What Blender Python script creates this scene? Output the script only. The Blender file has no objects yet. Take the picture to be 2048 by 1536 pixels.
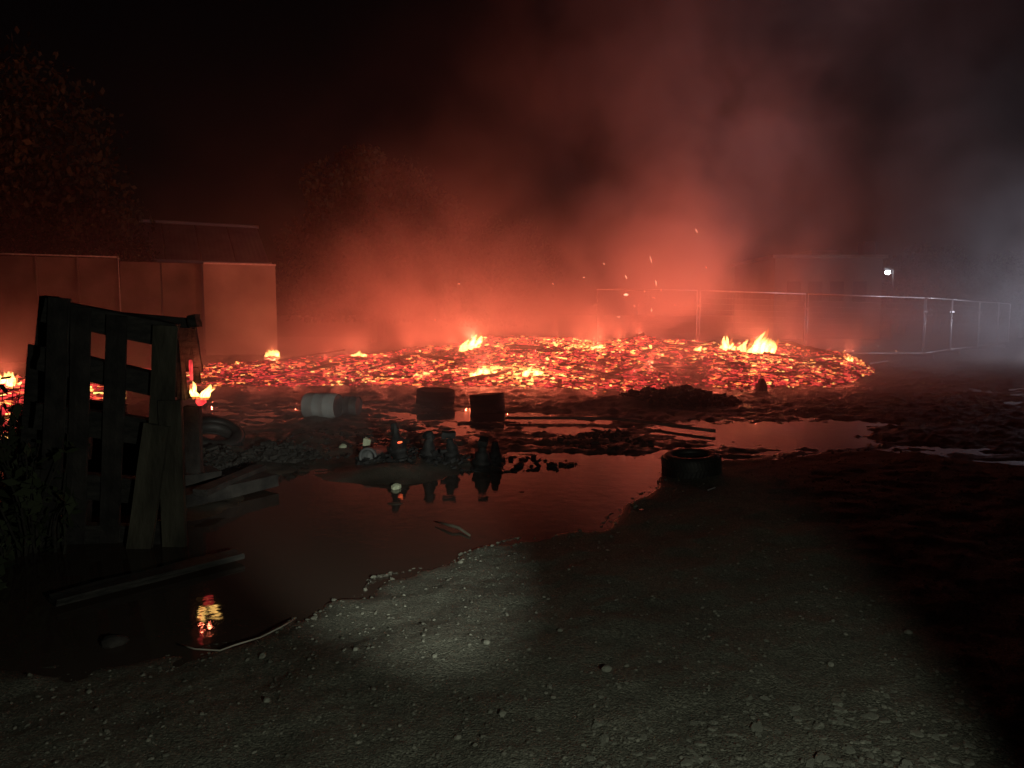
import bpy, bmesh, math, random
import numpy as np
from mathutils import Vector, Matrix, Quaternion

random.seed(7)
rng = np.random.default_rng(7)
scene = bpy.context.scene
C = scene.collection

# ------------------------------------------------------------------ camera
F_PX = 1530.0
PITCH = math.atan(140.0 / F_PX)
CAM = Vector((0.0, 0.0, 1.5))
cam_data = bpy.data.cameras.new('camera')
cam_data.sensor_width = 36.0
cam_data.lens = 36.0 * F_PX / 2048.0
cam_data.clip_start = 0.05
cam_data.clip_end = 1500.0
cam = bpy.data.objects.new('camera', cam_data)
cam.location = CAM
cam.rotation_euler = (math.radians(90) - PITCH, 0, 0)
C.objects.link(cam)
scene.camera = cam

# ------------------------------------------------------------------ night sky
world = bpy.data.worlds.new('World')
scene.world = world
world.use_nodes = True
wn = world.node_tree
for n in list(wn.nodes):
    wn.nodes.remove(n)
sky = wn.nodes.new('ShaderNodeTexSky')
sky.sky_type = 'NISHITA'
sky.sun_disc = False
sky.sun_elevation = math.radians(4)
sky.sun_rotation = math.radians(200)
bg = wn.nodes.new('ShaderNodeBackground')
bg.inputs['Strength'].default_value = 0.00035
wo = wn.nodes.new('ShaderNodeOutputWorld')
wn.links.new(sky.outputs[0], bg.inputs['Color'])
wn.links.new(bg.outputs[0], wo.inputs['Surface'])
world.cycles.sampling_method = 'NONE'

# ------------------------------------------------------------------ render settings
scene.view_settings.view_transform = 'Standard'
scene.view_settings.look = 'None'
scene.view_settings.exposure = 0.0
scene.view_settings.gamma = 1.0
scene.view_settings.use_curve_mapping = False
scene.render.engine = 'CYCLES'
cy = scene.cycles
cy.use_denoising = True
cy.max_bounces = 5
cy.diffuse_bounces = 2
cy.glossy_bounces = 3
cy.transmission_bounces = 2
cy.volume_bounces = 0
cy.transparent_max_bounces = 12
cy.volume_step_rate = 1.0
cy.volume_max_steps = 256
cy.sample_clamp_indirect = 4.0
cy.caustics_reflective = False
cy.caustics_refractive = False

# ------------------------------------------------------------------ lights the photograph shows
def lamp(name, kind, loc, color, energy, radius=0.02, aim=None, angle=None, blend=0.3):
    d = bpy.data.lights.new(name, kind)
    d.color = color
    d.energy = energy
    d.shadow_soft_size = radius
    if kind == 'SPOT':
        d.spot_size = math.radians(angle)
        d.spot_blend = blend
    o = bpy.data.objects.new(name, d)
    o.location = loc
    if aim is not None:
        o.rotation_euler = (Vector(aim) - Vector(loc)).to_track_quat('-Z', 'Y').to_euler()
    C.objects.link(o)
    return o

# the torch held beside the camera: a hot beam and its wide spill
lamp('torch_beam', 'SPOT', (0.85, -0.1, 1.3), (0.97, 1.0, 0.84), 760, 0.02, aim=(-1.12, 5.6, 0.20), angle=23.5, blend=0.7)
lamp('torch_spill', 'SPOT', (0.85, 0.0, 1.3), (0.97, 1.0, 0.80), 104, 0.03, aim=(-0.75, 3.2, 0.0), angle=84, blend=0.28)
# the white work light just outside the right edge of the frame
lamp('work_light_beam', 'SPOT', (20.6, 22.9, 1.75), (0.84, 0.84, 1.0), 3300, 0.08, aim=(12.0, 27.0, 3.6), angle=140, blend=0.6)

# ------------------------------------------------------------------ helpers
def ray(px, py):
    v = (768 - py) / F_PX
    return Vector(((px - 1024) / F_PX, math.cos(PITCH) + v * math.sin(PITCH), -math.sin(PITCH) + v * math.cos(PITCH)))

def on_z(px, py, z=0.0):
    r = ray(px, py)
    return CAM + r * ((z - CAM.z) / r.z)

def at_y(px, py, y):
    r = ray(px, py)
    return CAM + r * (y / r.y)

def tag(o, label=None, cat=None, group=None, kind=None):
    if label: o['label'] = label
    if cat: o['category'] = cat
    if group: o['group'] = group
    if kind: o['kind'] = kind
    return o

def empty(name, loc, label, cat, group=None, rot=(0, 0, 0)):
    o = bpy.data.objects.new(name, None)
    o.location = loc
    o.rotation_euler = rot
    o.empty_display_size = 0.1
    C.objects.link(o)
    return tag(o, label, cat, group)

def link_mesh(name, me, mat=None, parent=None, loc=None):
    o = bpy.data.objects.new(name, me)
    if mat and not me.materials:
        me.materials.append(mat)
    C.objects.link(o)
    if loc is not None: o.location = loc
    if parent is not None:
        o.parent = parent
    return o

def arr_mesh(name, verts, faces, smooth=False, attrs=None):
    """verts (n,3) array, faces (m,k) array with one k"""
    verts = np.asarray(verts, dtype=np.float32); faces = np.asarray(faces, dtype=np.int32)
    me = bpy.data.meshes.new(name)
    m, k = faces.shape
    me.vertices.add(len(verts)); me.vertices.foreach_set('co', verts.ravel())
    me.loops.add(m * k); me.loops.foreach_set('vertex_index', faces.ravel())
    me.polygons.add(m)
    me.polygons.foreach_set('loop_start', np.arange(0, m * k, k, dtype=np.int32))
    me.polygons.foreach_set('use_smooth', np.full(m, smooth))
    for an, av in (attrs or {}).items():
        a = me.attributes.new(an, 'FLOAT', 'POINT')
        a.data.foreach_set('value', np.asarray(av, dtype=np.float32))
    me.update(calc_edges=True)
    return me

def bm_obj(name, bm, mat, parent=None, loc=None, smooth=False):
    me = bpy.data.meshes.new(name)
    bmesh.ops.recalc_face_normals(bm, faces=bm.faces)
    bm.to_mesh(me); bm.free()
    if smooth:
        for p in me.polygons: p.use_smooth = True
    return link_mesh(name, me, mat, parent, loc)

def add_box(bm, M, sx, sy, sz, jit=0.0, cuts=0):
    """box with full sizes, local frame matrix M (centre)"""
    old = set(bm.verts)
    bmesh.ops.create_cube(bm, size=1.0)
    if cuts:
        es = [e for e in bm.edges if e.verts[0] not in old]
        bmesh.ops.subdivide_edges(bm, edges=es, cuts=cuts, use_grid_fill=True)
    vs = [v for v in bm.verts if v not in old]
    for v in vs:
        co = Vector((v.co.x * sx, v.co.y * sy, v.co.z * sz))
        if jit:
            co += Vector((random.uniform(-jit, jit), random.uniform(-jit, jit), random.uniform(-jit, jit)))
        v.co = M @ co
    return vs

def frame_between(a, b, up=Vector((0, 0, 1))):
    """matrix whose X runs a->b, Y is thickness (towards/away from camera), Z is width"""
    x = (b - a).normalized()
    y = up.cross(x)
    if y.length < 1e-4: y = Vector((0, 1, 0))
    y.normalize()
    z = x.cross(y).normalized()
    M = Matrix((x, y, z)).transposed().to_4x4()
    M.translation = (a + b) / 2
    return M

def tube(bm, pts, r, seg=8, caps=True, radii=None):
    pts = [Vector(p) for p in pts]
    rings = []
    prev = None
    for i, p in enumerate(pts):
        t = (pts[min(i + 1, len(pts) - 1)] - pts[max(i - 1, 0)]).normalized()
        if prev is None:
            n = t.orthogonal().normalized()
        else:
            n = (prev - t * prev.dot(t))
            n = n.normalized() if n.length > 1e-5 else t.orthogonal().normalized()
        prev = n
        b = t.cross(n)
        rr = radii[i] if radii else r
        rings.append([bm.verts.new(p + (n * math.cos(2 * math.pi * k / seg) + b * math.sin(2 * math.pi * k / seg)) * rr) for k in range(seg)])
    for A, B in zip(rings, rings[1:]):
        for k in range(seg):
            bm.faces.new((A[k], A[(k + 1) % seg], B[(k + 1) % seg], B[k]))
    if caps:
        bm.faces.new(rings[0][::-1]); bm.faces.new(rings[-1])
    return rings

def lathe(bm, prof, seg=24, M=Matrix.Identity(4), wob=0.0):
    rings = []
    for r, z in prof:
        rings.append([bm.verts.new(M @ Vector(((r + random.uniform(-wob, wob)) * math.cos(2 * math.pi * k / seg), (r + random.uniform(-wob, wob)) * math.sin(2 * math.pi * k / seg), z))) for k in range(seg)])
    for A, B in zip(rings, rings[1:]):
        for k in range(seg):
            bm.faces.new((A[k], A[(k + 1) % seg], B[(k + 1) % seg], B[k]))
    return rings

# value noise in numpy
_perm = rng.permutation(4096)
_val = rng.random(4096)
def vnoise(x, y, s=0):
    xi = np.floor(x).astype(np.int64); yi = np.floor(y).astype(np.int64)
    fx = x - xi; fy = y - yi
    fx = fx * fx * (3 - 2 * fx); fy = fy * fy * (3 - 2 * fy)
    def h(a, b):
        return _val[_perm[(_perm[(a + s * 57) & 4095] + b) & 4095]]
    v00 = h(xi, yi); v10 = h(xi + 1, yi); v01 = h(xi, yi + 1); v11 = h(xi + 1, yi + 1)
    return (v00 * (1 - fx) + v10 * fx) * (1 - fy) + (v01 * (1 - fx) + v11 * fx) * fy
def fbm(x, y, octaves=5, s=0, gain=0.5):
    t = 0.0; a = 1.0; n = 0.0
    for o in range(octaves):
        t = t + a * vnoise(x + 13.7 * o, y + 7.1 * o, s + o); n += a
        a *= gain; x = x * 2.03; y = y * 2.03
        x, y = x * 0.96 - y * 0.28, x * 0.28 + y * 0.96
    return t / n
def sstep(a, b, x):
    t = np.clip((x - a) / (b - a), 0, 1)
    return t * t * (3 - 2 * t)

# ------------------------------------------------------------------ materials
class NT:
    def __init__(self, mat):
        self.t = mat.node_tree
    def n(self, typ, **kw):
        nd = self.t.nodes.new(typ)
        for k, v in kw.items():
            setattr(nd, k, v)
        return nd
    def l(self, a, b):
        self.t.links.new(a, b)
    def m(self, op, a, b=None, c=None, clamp=False):
        nd = self.n('ShaderNodeMath', operation=op, use_clamp=clamp)
        for i, v in enumerate((a, b, c)):
            if v is None: continue
            if isinstance(v, (int, float)): nd.inputs[i].default_value = v
            else: self.l(v, nd.inputs[i])
        return nd.outputs[0]

def new_mat(name):
    m = bpy.data.materials.new(name)
    m.use_nodes = True
    for n in list(m.node_tree.nodes): m.node_tree.nodes.remove(n)
    t = NT(m)
    out = t.n('ShaderNodeOutputMaterial')
    return m, t, out

def surf_mat(name, c1, c2, rough=0.8, scale=6.0, bump=0.3, bscale=30.0, metallic=0.0, spec=0.5, stretch=(1, 1, 1), detail=6, bdist=0.01):
    m, t, out = new_mat(name)
    b = t.n('ShaderNodeBsdfPrincipled')
    tc = t.n('ShaderNodeTexCoord'); mp = t.n('ShaderNodeMapping'); mp.inputs['Scale'].default_value = stretch
    t.l(tc.outputs['Object'], mp.inputs[0])
    nz = t.n('ShaderNodeTexNoise'); nz.inputs['Scale'].default_value = scale; nz.inputs['Detail'].default_value = detail
    t.l(mp.outputs[0], nz.inputs['Vector'])
    cr = t.n('ShaderNodeValToRGB')
    cr.color_ramp.elements[0].position = 0.35; cr.color_ramp.elements[0].color = (*c1, 1)
    cr.color_ramp.elements[1].position = 0.68; cr.color_ramp.elements[1].color = (*c2, 1)
    t.l(nz.outputs['Fac'], cr.inputs[0]); t.l(cr.outputs[0], b.inputs['Base Color'])
    n2 = t.n('ShaderNodeTexNoise'); n2.inputs['Scale'].default_value = bscale; n2.inputs['Detail'].default_value = 4
    t.l(mp.outputs[0], n2.inputs['Vector'])
    bp = t.n('ShaderNodeBump'); bp.inputs['Strength'].default_value = bump; bp.inputs['Distance'].default_value = bdist
    t.l(n2.outputs['Fac'], bp.inputs['Height']); t.l(bp.outputs[0], b.inputs['Normal'])
    b.inputs['Roughness'].default_value = rough
    b.inputs['Metallic'].default_value = metallic
    b.inputs['Specular IOR Level'].default_value = spec
    t.l(b.outputs[0], out.inputs['Surface'])
    return m

M_char = surf_mat('charred_wood', (0.012, 0.011, 0.010), (0.04, 0.036, 0.033), 0.75, 9, 0.7, 40, stretch=(1, 1, 4))
M_wood = surf_mat('weathered_wood', (0.03, 0.027, 0.019), (0.085, 0.077, 0.056), 0.8, 7, 0.6, 45, stretch=(1, 1, .35))
M_wooddark = surf_mat('sooty_wood', (0.012, 0.010, 0.010), (0.042, 0.036, 0.033), 0.85, 7, 0.6, 45)
M_rubber = surf_mat('tyre_rubber', (0.012, 0.012, 0.012), (0.03, 0.028, 0.026), 0.55, 8, 0.3, 60)
M_blackmetal = surf_mat('sooty_metal', (0.010, 0.010, 0.011), (0.035, 0.034, 0.036), 0.75, 10, 0.3, 40, metallic=0.3)
M_grey = surf_mat('grey_plastic', (0.50, 0.54, 0.56), (0.68, 0.70, 0.72), 0.6, 5, 0.3, 25)
M_greydark = surf_mat('scorched_plastic', (0.07, 0.075, 0.08), (0.16, 0.165, 0.17), 0.6, 5, 0.3, 25)
M_galv = surf_mat('galvanised_steel', (0.42, 0.42, 0.42), (0.62, 0.62, 0.62), 0.42, 12, 0.1, 60, metallic=0.45)
M_stone = surf_mat('pale_stone', (0.38, 0.42, 0.30), (0.62, 0.66, 0.48), 0.85, 14, 0.6, 40)
M_rock = surf_mat('dull_stone', (0.12, 0.125, 0.10), (0.26, 0.265, 0.22), 0.85, 14, 0.6, 40)
M_grit = surf_mat('grit', (0.07, 0.07, 0.055), (0.20, 0.20, 0.165), 0.9, 9, 0.6, 40)
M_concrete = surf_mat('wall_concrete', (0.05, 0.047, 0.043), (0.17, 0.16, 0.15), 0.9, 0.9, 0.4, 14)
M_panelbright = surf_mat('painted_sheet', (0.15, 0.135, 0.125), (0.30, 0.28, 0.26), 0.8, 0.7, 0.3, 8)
M_roof = surf_mat('roof_sheet', (0.20, 0.18, 0.16), (0.34, 0.31, 0.28), 0.85, 0.8, 0.3, 10)
M_farwall = surf_mat('far_building', (0.10, 0.09, 0.085), (0.16, 0.145, 0.14), 0.9, 0.5, 0.2, 5)
M_bark = surf_mat('bark', (0.04, 0.032, 0.025), (0.09, 0.075, 0.06), 0.9, 4, 0.6, 12)
M_leaf = surf_mat('leaves', (0.035, 0.05, 0.02), (0.10, 0.11, 0.05), 0.7, 0.8, 0.0, 5, spec=0.3)
M_leafdark = surf_mat('dark_leaves', (0.025, 0.033, 0.016), (0.06, 0.07, 0.035), 0.75, 0.8, 0.0, 5, spec=0.25)
M_twig = surf_mat('twig', (0.02, 0.018, 0.014), (0.05, 0.045, 0.035), 0.9, 20, 0.2, 40)
M_hose = surf_mat('hose', (0.10, 0.09, 0.085), (0.2, 0.18, 0.17), 0.5, 10, 0.1, 40)
M_wire = surf_mat('wire', (0.3, 0.29, 0.24), (0.5, 0.48, 0.42), 0.5, 10, 0.1, 40)

def ground_mat():
    m, t, out = new_mat('ground')
    b = t.n('ShaderNodeBsdfPrincipled')
    geo = t.n('ShaderNodeNewGeometry')
    at = t.n('ShaderNodeAttribute', attribute_name='wet')
    # gravel
    n1 = t.n('ShaderNodeTexNoise'); n1.inputs['Scale'].default_value = 90; n1.inputs['Detail'].default_value = 5
    n2 = t.n('ShaderNodeTexNoise'); n2.inputs['Scale'].default_value = 2.2; n2.inputs['Detail'].default_value = 5
    vo = t.n('ShaderNodeTexVoronoi'); vo.inputs['Scale'].default_value = 130
    vo2 = t.n('ShaderNodeTexVoronoi'); vo2.inputs['Scale'].default_value = 47
    for n in (n1, n2, vo, vo2): t.l(geo.outputs['Position'], n.inputs['Vector'])
    cr = t.n('ShaderNodeValToRGB')
    e = cr.color_ramp.elements
    e[0].position = 0.30; e[0].color = (0.055, 0.055, 0.042, 1)
    e[1].position = 0.75; e[1].color = (0.165, 0.165, 0.13, 1)
    mixv = t.m('ADD', t.m('MULTIPLY', n1.outputs['Fac'], 0.55), t.m('MULTIPLY', n2.outputs['Fac'], 0.45))
    t.l(mixv, cr.inputs[0])
    hsv = t.n('ShaderNodeSeparateColor'); t.l(vo.outputs['Color'], hsv.inputs[0])
    stone = t.m('ADD', t.m('MULTIPLY', hsv.outputs[0], 0.9), 0.55)
    dry = t.n('ShaderNodeVectorMath', operation='SCALE'); t.l(cr.outputs[0], dry.inputs[0]); t.l(stone, dry.inputs['Scale'])
    # mud
    cr2 = t.n('ShaderNodeValToRGB')
    e = cr2.color_ramp.elements
    e[0].position = 0.35; e[0].color = (0.03, 0.026, 0.021, 1)
    e[1].position = 0.7; e[1].color = (0.11, 0.10, 0.083, 1)
    t.l(n2.outputs['Fac'], cr2.inputs[0])
    mx = t.n('ShaderNodeMix', data_type='RGBA')
    t.l(at.outputs['Fac'], mx.inputs[0]); t.l(dry.outputs[0], mx.inputs[6]); t.l(cr2.outputs[0], mx.inputs[7])
    t.l(mx.outputs[2], b.inputs['Base Color'])
    t.l(t.m('ADD', t.m('MULTIPLY', at.outputs['Fac'], -0.54), 0.94), b.inputs['Roughness'])
    h = t.m('ADD', t.m('MULTIPLY', vo.outputs['Distance'], -0.6), t.m('MULTIPLY', n1.outputs['Fac'], 0.7))
    h = t.m('ADD', h, t.m('MULTIPLY', vo2.outputs['Distance'], -0.35))
    bp = t.n('ShaderNodeBump'); bp.inputs['Strength'].default_value = 0.75; bp.inputs['Distance'].default_value = 0.012
    t.l(h, bp.inputs['Height']); t.l(bp.outputs[0], b.inputs['Normal'])
    t.l(b.outputs[0], out.inputs['Surface'])
    return m
M_ground = ground_mat()

def water_mat():
    m, t, out = new_mat('muddy_water')
    b = t.n('ShaderNodeBsdfPrincipled')
    b.inputs['Base Color'].default_value = (0.060, 0.042, 0.034, 1)
    b.inputs['Roughness'].default_value = 0.045
    b.inputs['IOR'].default_value = 1.33
    geo = t.n('ShaderNodeNewGeometry')
    mp = t.n('ShaderNodeMapping'); mp.inputs['Scale'].default_value = (1.0, 1.0, 1.0); t.l(geo.outputs['Position'], mp.inputs[0])
    n1 = t.n('ShaderNodeTexNoise'); n1.inputs['Scale'].default_value = 7; n1.inputs['Detail'].default_value = 3
    t.l(mp.outputs[0], n1.inputs['Vector'])
    bp = t.n('ShaderNodeBump'); bp.inputs['Strength'].default_value = 0.12; bp.inputs['Distance'].default_value = 0.012
    t.l(n1.outputs['Fac'], bp.inputs['Height']); t.l(bp.outputs[0], b.inputs['Normal'])
    t.l(b.outputs[0], out.inputs['Surface'])
    return m
M_water = water_mat()

def ember_mat(name, gain=1.0, sampling='AUTO'):
    m, t, out = new_mat(name)
    b = t.n('ShaderNodeBsdfPrincipled')
    b.inputs['Base Color'].default_value = (0.03, 0.025, 0.022, 1)
    b.inputs['Roughness'].default_value = 0.9
    at = t.n('ShaderNodeAttribute', attribute_name='glow_level')
    geo = t.n('ShaderNodeNewGeometry')
    nz = t.n('ShaderNodeTexNoise'); nz.inputs['Scale'].default_value = 11; nz.inputs['Detail'].default_value = 5
    t.l(geo.outputs['Position'], nz.inputs['Vector'])
    hv = t.m('ADD', at.outputs['Fac'], t.m('MULTIPLY', t.m('SUBTRACT', nz.outputs['Fac'], 0.5), 0.55))
    cr = t.n('ShaderNodeValToRGB')
    e = cr.color_ramp.elements
    e[0].position = 0.0; e[0].color = (0, 0, 0, 1)
    e[1].position = 1.0; e[1].color = (1.0, 0.62, 0.16, 1)
    for p, c in ((0.20, (0.010, 0.0005, 0.0005)), (0.36, (0.12, 0.006, 0.006)), (0.52, (0.34, 0.016, 0.019)), (0.70, (0.50, 0.036, 0.024)), (0.85, (0.75, 0.17, 0.03))):
        x = e.new(p); x.color = (*c, 1)
    t.l(hv, cr.inputs[0])
    t.l(cr.outputs[0], b.inputs['Emission Color'])
    b.inputs['Emission Strength'].default_value = 3.6 * gain
    t.l(b.outputs[0], out.inputs['Surface'])
    m.cycles.emission_sampling = sampling
    return m
M_ember = ember_mat('embers', 1.0, 'NONE')
M_bed = ember_mat('ember_ground', 0.8, 'FRONT')

def flame_mat():
    m, t, out = new_mat('flame')
    at = t.n('ShaderNodeAttribute', attribute_name='glow_level')
    cr = t.n('ShaderNodeValToRGB')
    e = cr.color_ramp.elements
    e[0].position = 0.0; e[0].color = (0.55, 0.10, 0.010, 1)
    e[1].position = 0.9; e[1].color = (1.0, 0.74, 0.30, 1)
    x = e.new(0.25); x.color = (0.90, 0.30, 0.03, 1)
    x = e.new(0.55); x.color = (1.0, 0.52, 0.09, 1)
    t.l(at.outputs['Fac'], cr.inputs[0])
    em = t.n('ShaderNodeEmission'); t.l(cr.outputs[0], em.inputs['Color'])
    t.l(t.m('ADD', t.m('MULTIPLY', at.outputs['Fac'], 6.5), 1.0), em.inputs['Strength'])
    t.l(em.outputs[0], out.inputs['Surface'])
    m.cycles.emission_sampling = 'NONE'
    return m
M_flame = flame_mat()

def flame_vol_mat(name, col, s):
    m, t, out = new_mat(name)
    em = t.n('ShaderNodeEmission'); em.inputs['Color'].default_value = (*col, 1)
    em.inputs['Strength'].default_value = s
    t.l(em.outputs[0], out.inputs['Volume'])
    return m
flame_gas = flame_vol_mat

def emis_mat(name, col, s, sampling='NONE'):
    m, t, out = new_mat(name)
    em = t.n('ShaderNodeEmission'); em.inputs['Color'].default_value = (*col, 1); em.inputs['Strength'].default_value = s
    t.l(em.outputs[0], out.inputs['Surface'])
    m.cycles.emission_sampling = sampling
    return m
M_spark = emis_mat('spark', (1.0, 0.45, 0.25), 2.2)
M_lampglass = emis_mat('lamp_glass', (0.86, 0.93, 1.0), 45)

# ------------------------------------------------------------------ the ground
SHORE = [(-500, 1345), (150, 1335), (380, 1302), (500, 1276), (600, 1238), (650, 1208), (725, 1192), (745, 1160), (830, 1140), (900, 1122), (940, 1100),
         (1060, 1072), (1200, 1062), (1222, 1030), (1262, 1000), (1308, 975), (1325, 940), (1440, 922), (1560, 914), (1680, 905), (1745, 900),
         (1850, 906), (2010, 930), (2500, 940)]
shore = np.array([on_z(px, py)[:2] for px, py in SHORE])
dry_poly = np.vstack([shore, [[30, 8.0], [30, -3], [-30, -3]]])

def seg_dist(X, Y, P):
    d = np.full(X.shape, 1e9)
    for (x0, y0), (x1, y1) in zip(P[:-1], P[1:]):
        dx, dy = x1 - x0, y1 - y0
        t = np.clip(((X - x0) * dx + (Y - y0) * dy) / (dx * dx + dy * dy), 0, 1)
        d = np.minimum(d, np.hypot(X - x0 - t * dx, Y - y0 - t * dy))
    return d
def inside(X, Y, P):
    r = np.zeros(X.shape, bool)
    n = len(P)
    for i in range(n):
        x0, y0 = P[i]; x1, y1 = P[(i + 1) % n]
        c = ((y0 > Y) != (y1 > Y)) & (X < (x1 - x0) * (Y - y0) / (y1 - y0 + 1e-12) + x0)
        r ^= c
    return r

BLOBS = []   # (x, y, rx, ry, dz)
def blob(px, py, rpx, ry, dz):
    p = on_z(px, py)
    BLOBS.append((p.x, p.y, rpx / F_PX * p.y, ry, dz))
blob(690, 890, 130, 1.6, 0.022); blob(640, 850, 90, 1.8, 0.02); blob(860, 905, 120, 0.7, 0.015); blob(790, 952, 105, 0.40, 0.12); blob(790, 1008, 55, 0.16, 0.13)
blob(500, 900, 120, 1.2, 0.09); blob(420, 1020, 120, 0.8, 0.05)
blob(1010, 935, 120, 0.25, 0.03); blob(850, 925, 160, .42, .085)
blob(1215, 880, 110, 0.8, 0.03); blob(1060, 880, 120, 0.6, 0.012)
blob(1600, 868, 190, 0.75, -0.10); blob(1740, 845, 160, 0.5, -0.04)
blob(1130, 955, 150, 0.75, -0.14); blob(760, 1060, 260, 1.1, -0.13); blob(450, 1200, 260, 0.6, -0.06)
blob(1010, 835, 150, 0.5, -0.05); blob(1120, 860, 70, 0.3, -0.05)
blob(1250, 812, 170, 0.9, 0.10); blob(1370, 800, 62, 0.55, 0.17); blob(1290, 812, 90, 0.5, 0.08)
blob(1800, 870, 150, 0.5, 0.06); blob(2000, 850, 250, 2.5, 0.05); blob(1650, 812, 260, 1.4, 0.05)
blob(1060, 785, 560, 1.5, 0.07)

def height(X, Y):
    X = np.asarray(X, float); Y = np.asarray(Y, float)
    d = seg_dist(X, Y, shore)
    dn = d + (fbm(X * 3.0, Y * 3.0, 4, 3) - 0.5) * 0.22
    dry = inside(X, Y, dry_poly)
    sd = np.where(dry, dn, -dn)
    rough = (fbm(X * 9, Y * 9, 4, 11) - 0.5)
    hd = 0.075 * sstep(-0.02, 1.1, sd) + 0.010 * rough * sstep(0, 0.4, sd) + 0.03 * (fbm(X * 0.9, Y * 0.9, 3, 5) - 0.5) * sstep(0.3, 1.5, sd)
    hd = hd + 0.035 * sstep(0.0, 0.06, sd) * (fbm(X * 5, Y * 5, 3, 17) - 0.30)
    far = sstep(6.2, 8.6, Y)
    b = -0.035 + 0.036 * far
    for bx, by, rx, ry, dz in BLOBS:
        b = b + dz * np.exp(-(((X - bx) / rx) ** 2 + ((Y - by) / ry) ** 2))
    lump = (fbm(X * 1.7, Y * 2.6, 6, 23, 0.62) - 0.5)
    amp = 0.05 + 0.015 * sstep(6.3, 8.5, Y)
    hw = b + amp * lump * np.clip(0.35 + (b + 0.07) * 8, 0.25, 1.0)
    hw = hw + 0.125 * (fbm(X * 4.6, Y * 7.5, 5, 31, .62) - 0.5) * far * sstep(-0.075, -0.02, hw)
    w = sstep(-0.06, 0.04, sd)
    # hill under the left building yard and a low bank behind the fire
    bank = 0.16 * sstep(21.5, 24.5, Y) * sstep(16, 8, X)
    return hw * (1 - w) + hd * w + bank, 1 - sstep(0.0, 0.16, sd)

NR, NC = 660, 760
ys = 1.25 * (45 / 1.25) ** np.linspace(0, 1, NR)
us = np.linspace(-0.98, 0.98, NC)
YY = np.repeat(ys[:, None], NC, 1); XX = us[None, :] * (ys[:, None] + 0.3)
HH, WET = height(XX, YY)
HH[0, :] = -0.5; HH[-1, :] = -0.5; HH[:, 0] = -0.5; HH[:, -1] = -0.5
idx = np.arange(NR * NC).reshape(NR, NC)
faces = np.stack([idx[:-1, :-1], idx[:-1, 1:], idx[1:, 1:], idx[1:, :-1]], -1).reshape(-1, 4)
me = arr_mesh('ground', np.stack([XX, YY, HH], -1).reshape(-1, 3), faces, True, {'wet': WET.ravel()})
ground = tag(link_mesh('ground', me, M_ground), kind='structure')

def gz(x, y):
    h, w = height(np.array([x]), np.array([y]))
    return float(h[0])

# outer sheet of ground to the horizon
R = 900
gy = np.concatenate([np.linspace(-60, 60, 25), np.array([90, 150, 300, R])])
gx = np.concatenate([[-R, -300, -150, -90], np.linspace(-60, 60, 25), [90, 150, 300, R]])
GX, GY = np.meshgrid(gx, gy)
GZ = np.full(GX.shape, -0.2) + 0.16 * sstep(40, 60, GY)
ix = np.arange(GX.size).reshape(GX.shape)
me = arr_mesh('field', np.stack([GX, GY, GZ], -1).reshape(-1, 3), np.stack([ix[:-1, :-1], ix[:-1, 1:], ix[1:, 1:], ix[1:, :-1]], -1).reshape(-1, 4), False, {'wet': np.full(GX.size, 0.6)})
tag(link_mesh('field', me, M_ground), kind='structure')

# standing water
wx = np.linspace(-24, 24, 3); wy = np.array([1.6, 8, 15.5])
WX, WY = np.meshgrid(wx, wy); ix = np.arange(9).reshape(3, 3)
me = arr_mesh('water', np.stack([WX, WY, np.zeros_like(WX)], -1).reshape(-1, 3), np.stack([ix[:-1, :-1], ix[:-1, 1:], ix[1:, 1:], ix[1:, :-1]], -1).reshape(-1, 4))
tag(link_mesh('water', me, M_water), kind='structure')

# ------------------------------------------------------------------ pebbles
def ico(sub=1):
    bm = bmesh.new(); bmesh.ops.create_icosphere(bm, subdivisions=sub, radius=1.0)
    v = np.array([x.co[:] for x in bm.verts]); f = np.array([[a.index for a in x.verts] for x in bm.faces]); bm.free()
    return v, f
ICO_V, ICO_F = ico(1)
def rotmats(n, tilt=1.0):
    a = rng.uniform(0, 2 * np.pi, n); b = rng.normal(0, 0.5 * tilt, n); c = rng.normal(0, 0.5 * tilt, n)
    ca, sa, cb, sb, cc, sc = np.cos(a), np.sin(a), np.cos(b), np.sin(b), np.cos(c), np.sin(c)
    Rz = np.zeros((n, 3, 3)); Rz[:, 0, 0] = ca; Rz[:, 0, 1] = -sa; Rz[:, 1, 0] = sa; Rz[:, 1, 1] = ca; Rz[:, 2, 2] = 1
    Ry = np.zeros((n, 3, 3)); Ry[:, 0, 0] = cb; Ry[:, 0, 2] = sb; Ry[:, 2, 0] = -sb; Ry[:, 2, 2] = cb; Ry[:, 1, 1] = 1
    Rx = np.zeros((n, 3, 3)); Rx[:, 1, 1] = cc; Rx[:, 1, 2] = -sc; Rx[:, 2, 1] = sc; Rx[:, 2, 2] = cc; Rx[:, 0, 0] = 1
    return Rz @ Ry @ Rx
def scatter(V, F, pos, scl, rot, jit=0.18):
    n = len(pos)
    v = V[None] * (1 + rng.uniform(-jit, jit, (n, len(V), 1))) * scl[:, None, :]
    v = np.einsum('nij,nkj->nki', rot, v) + pos[:, None, :]
    f = F[None] + (np.arange(n) * len(V))[:, None, None]
    return v.reshape(-1, 3), f.reshape(-1, F.shape[1])

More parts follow.
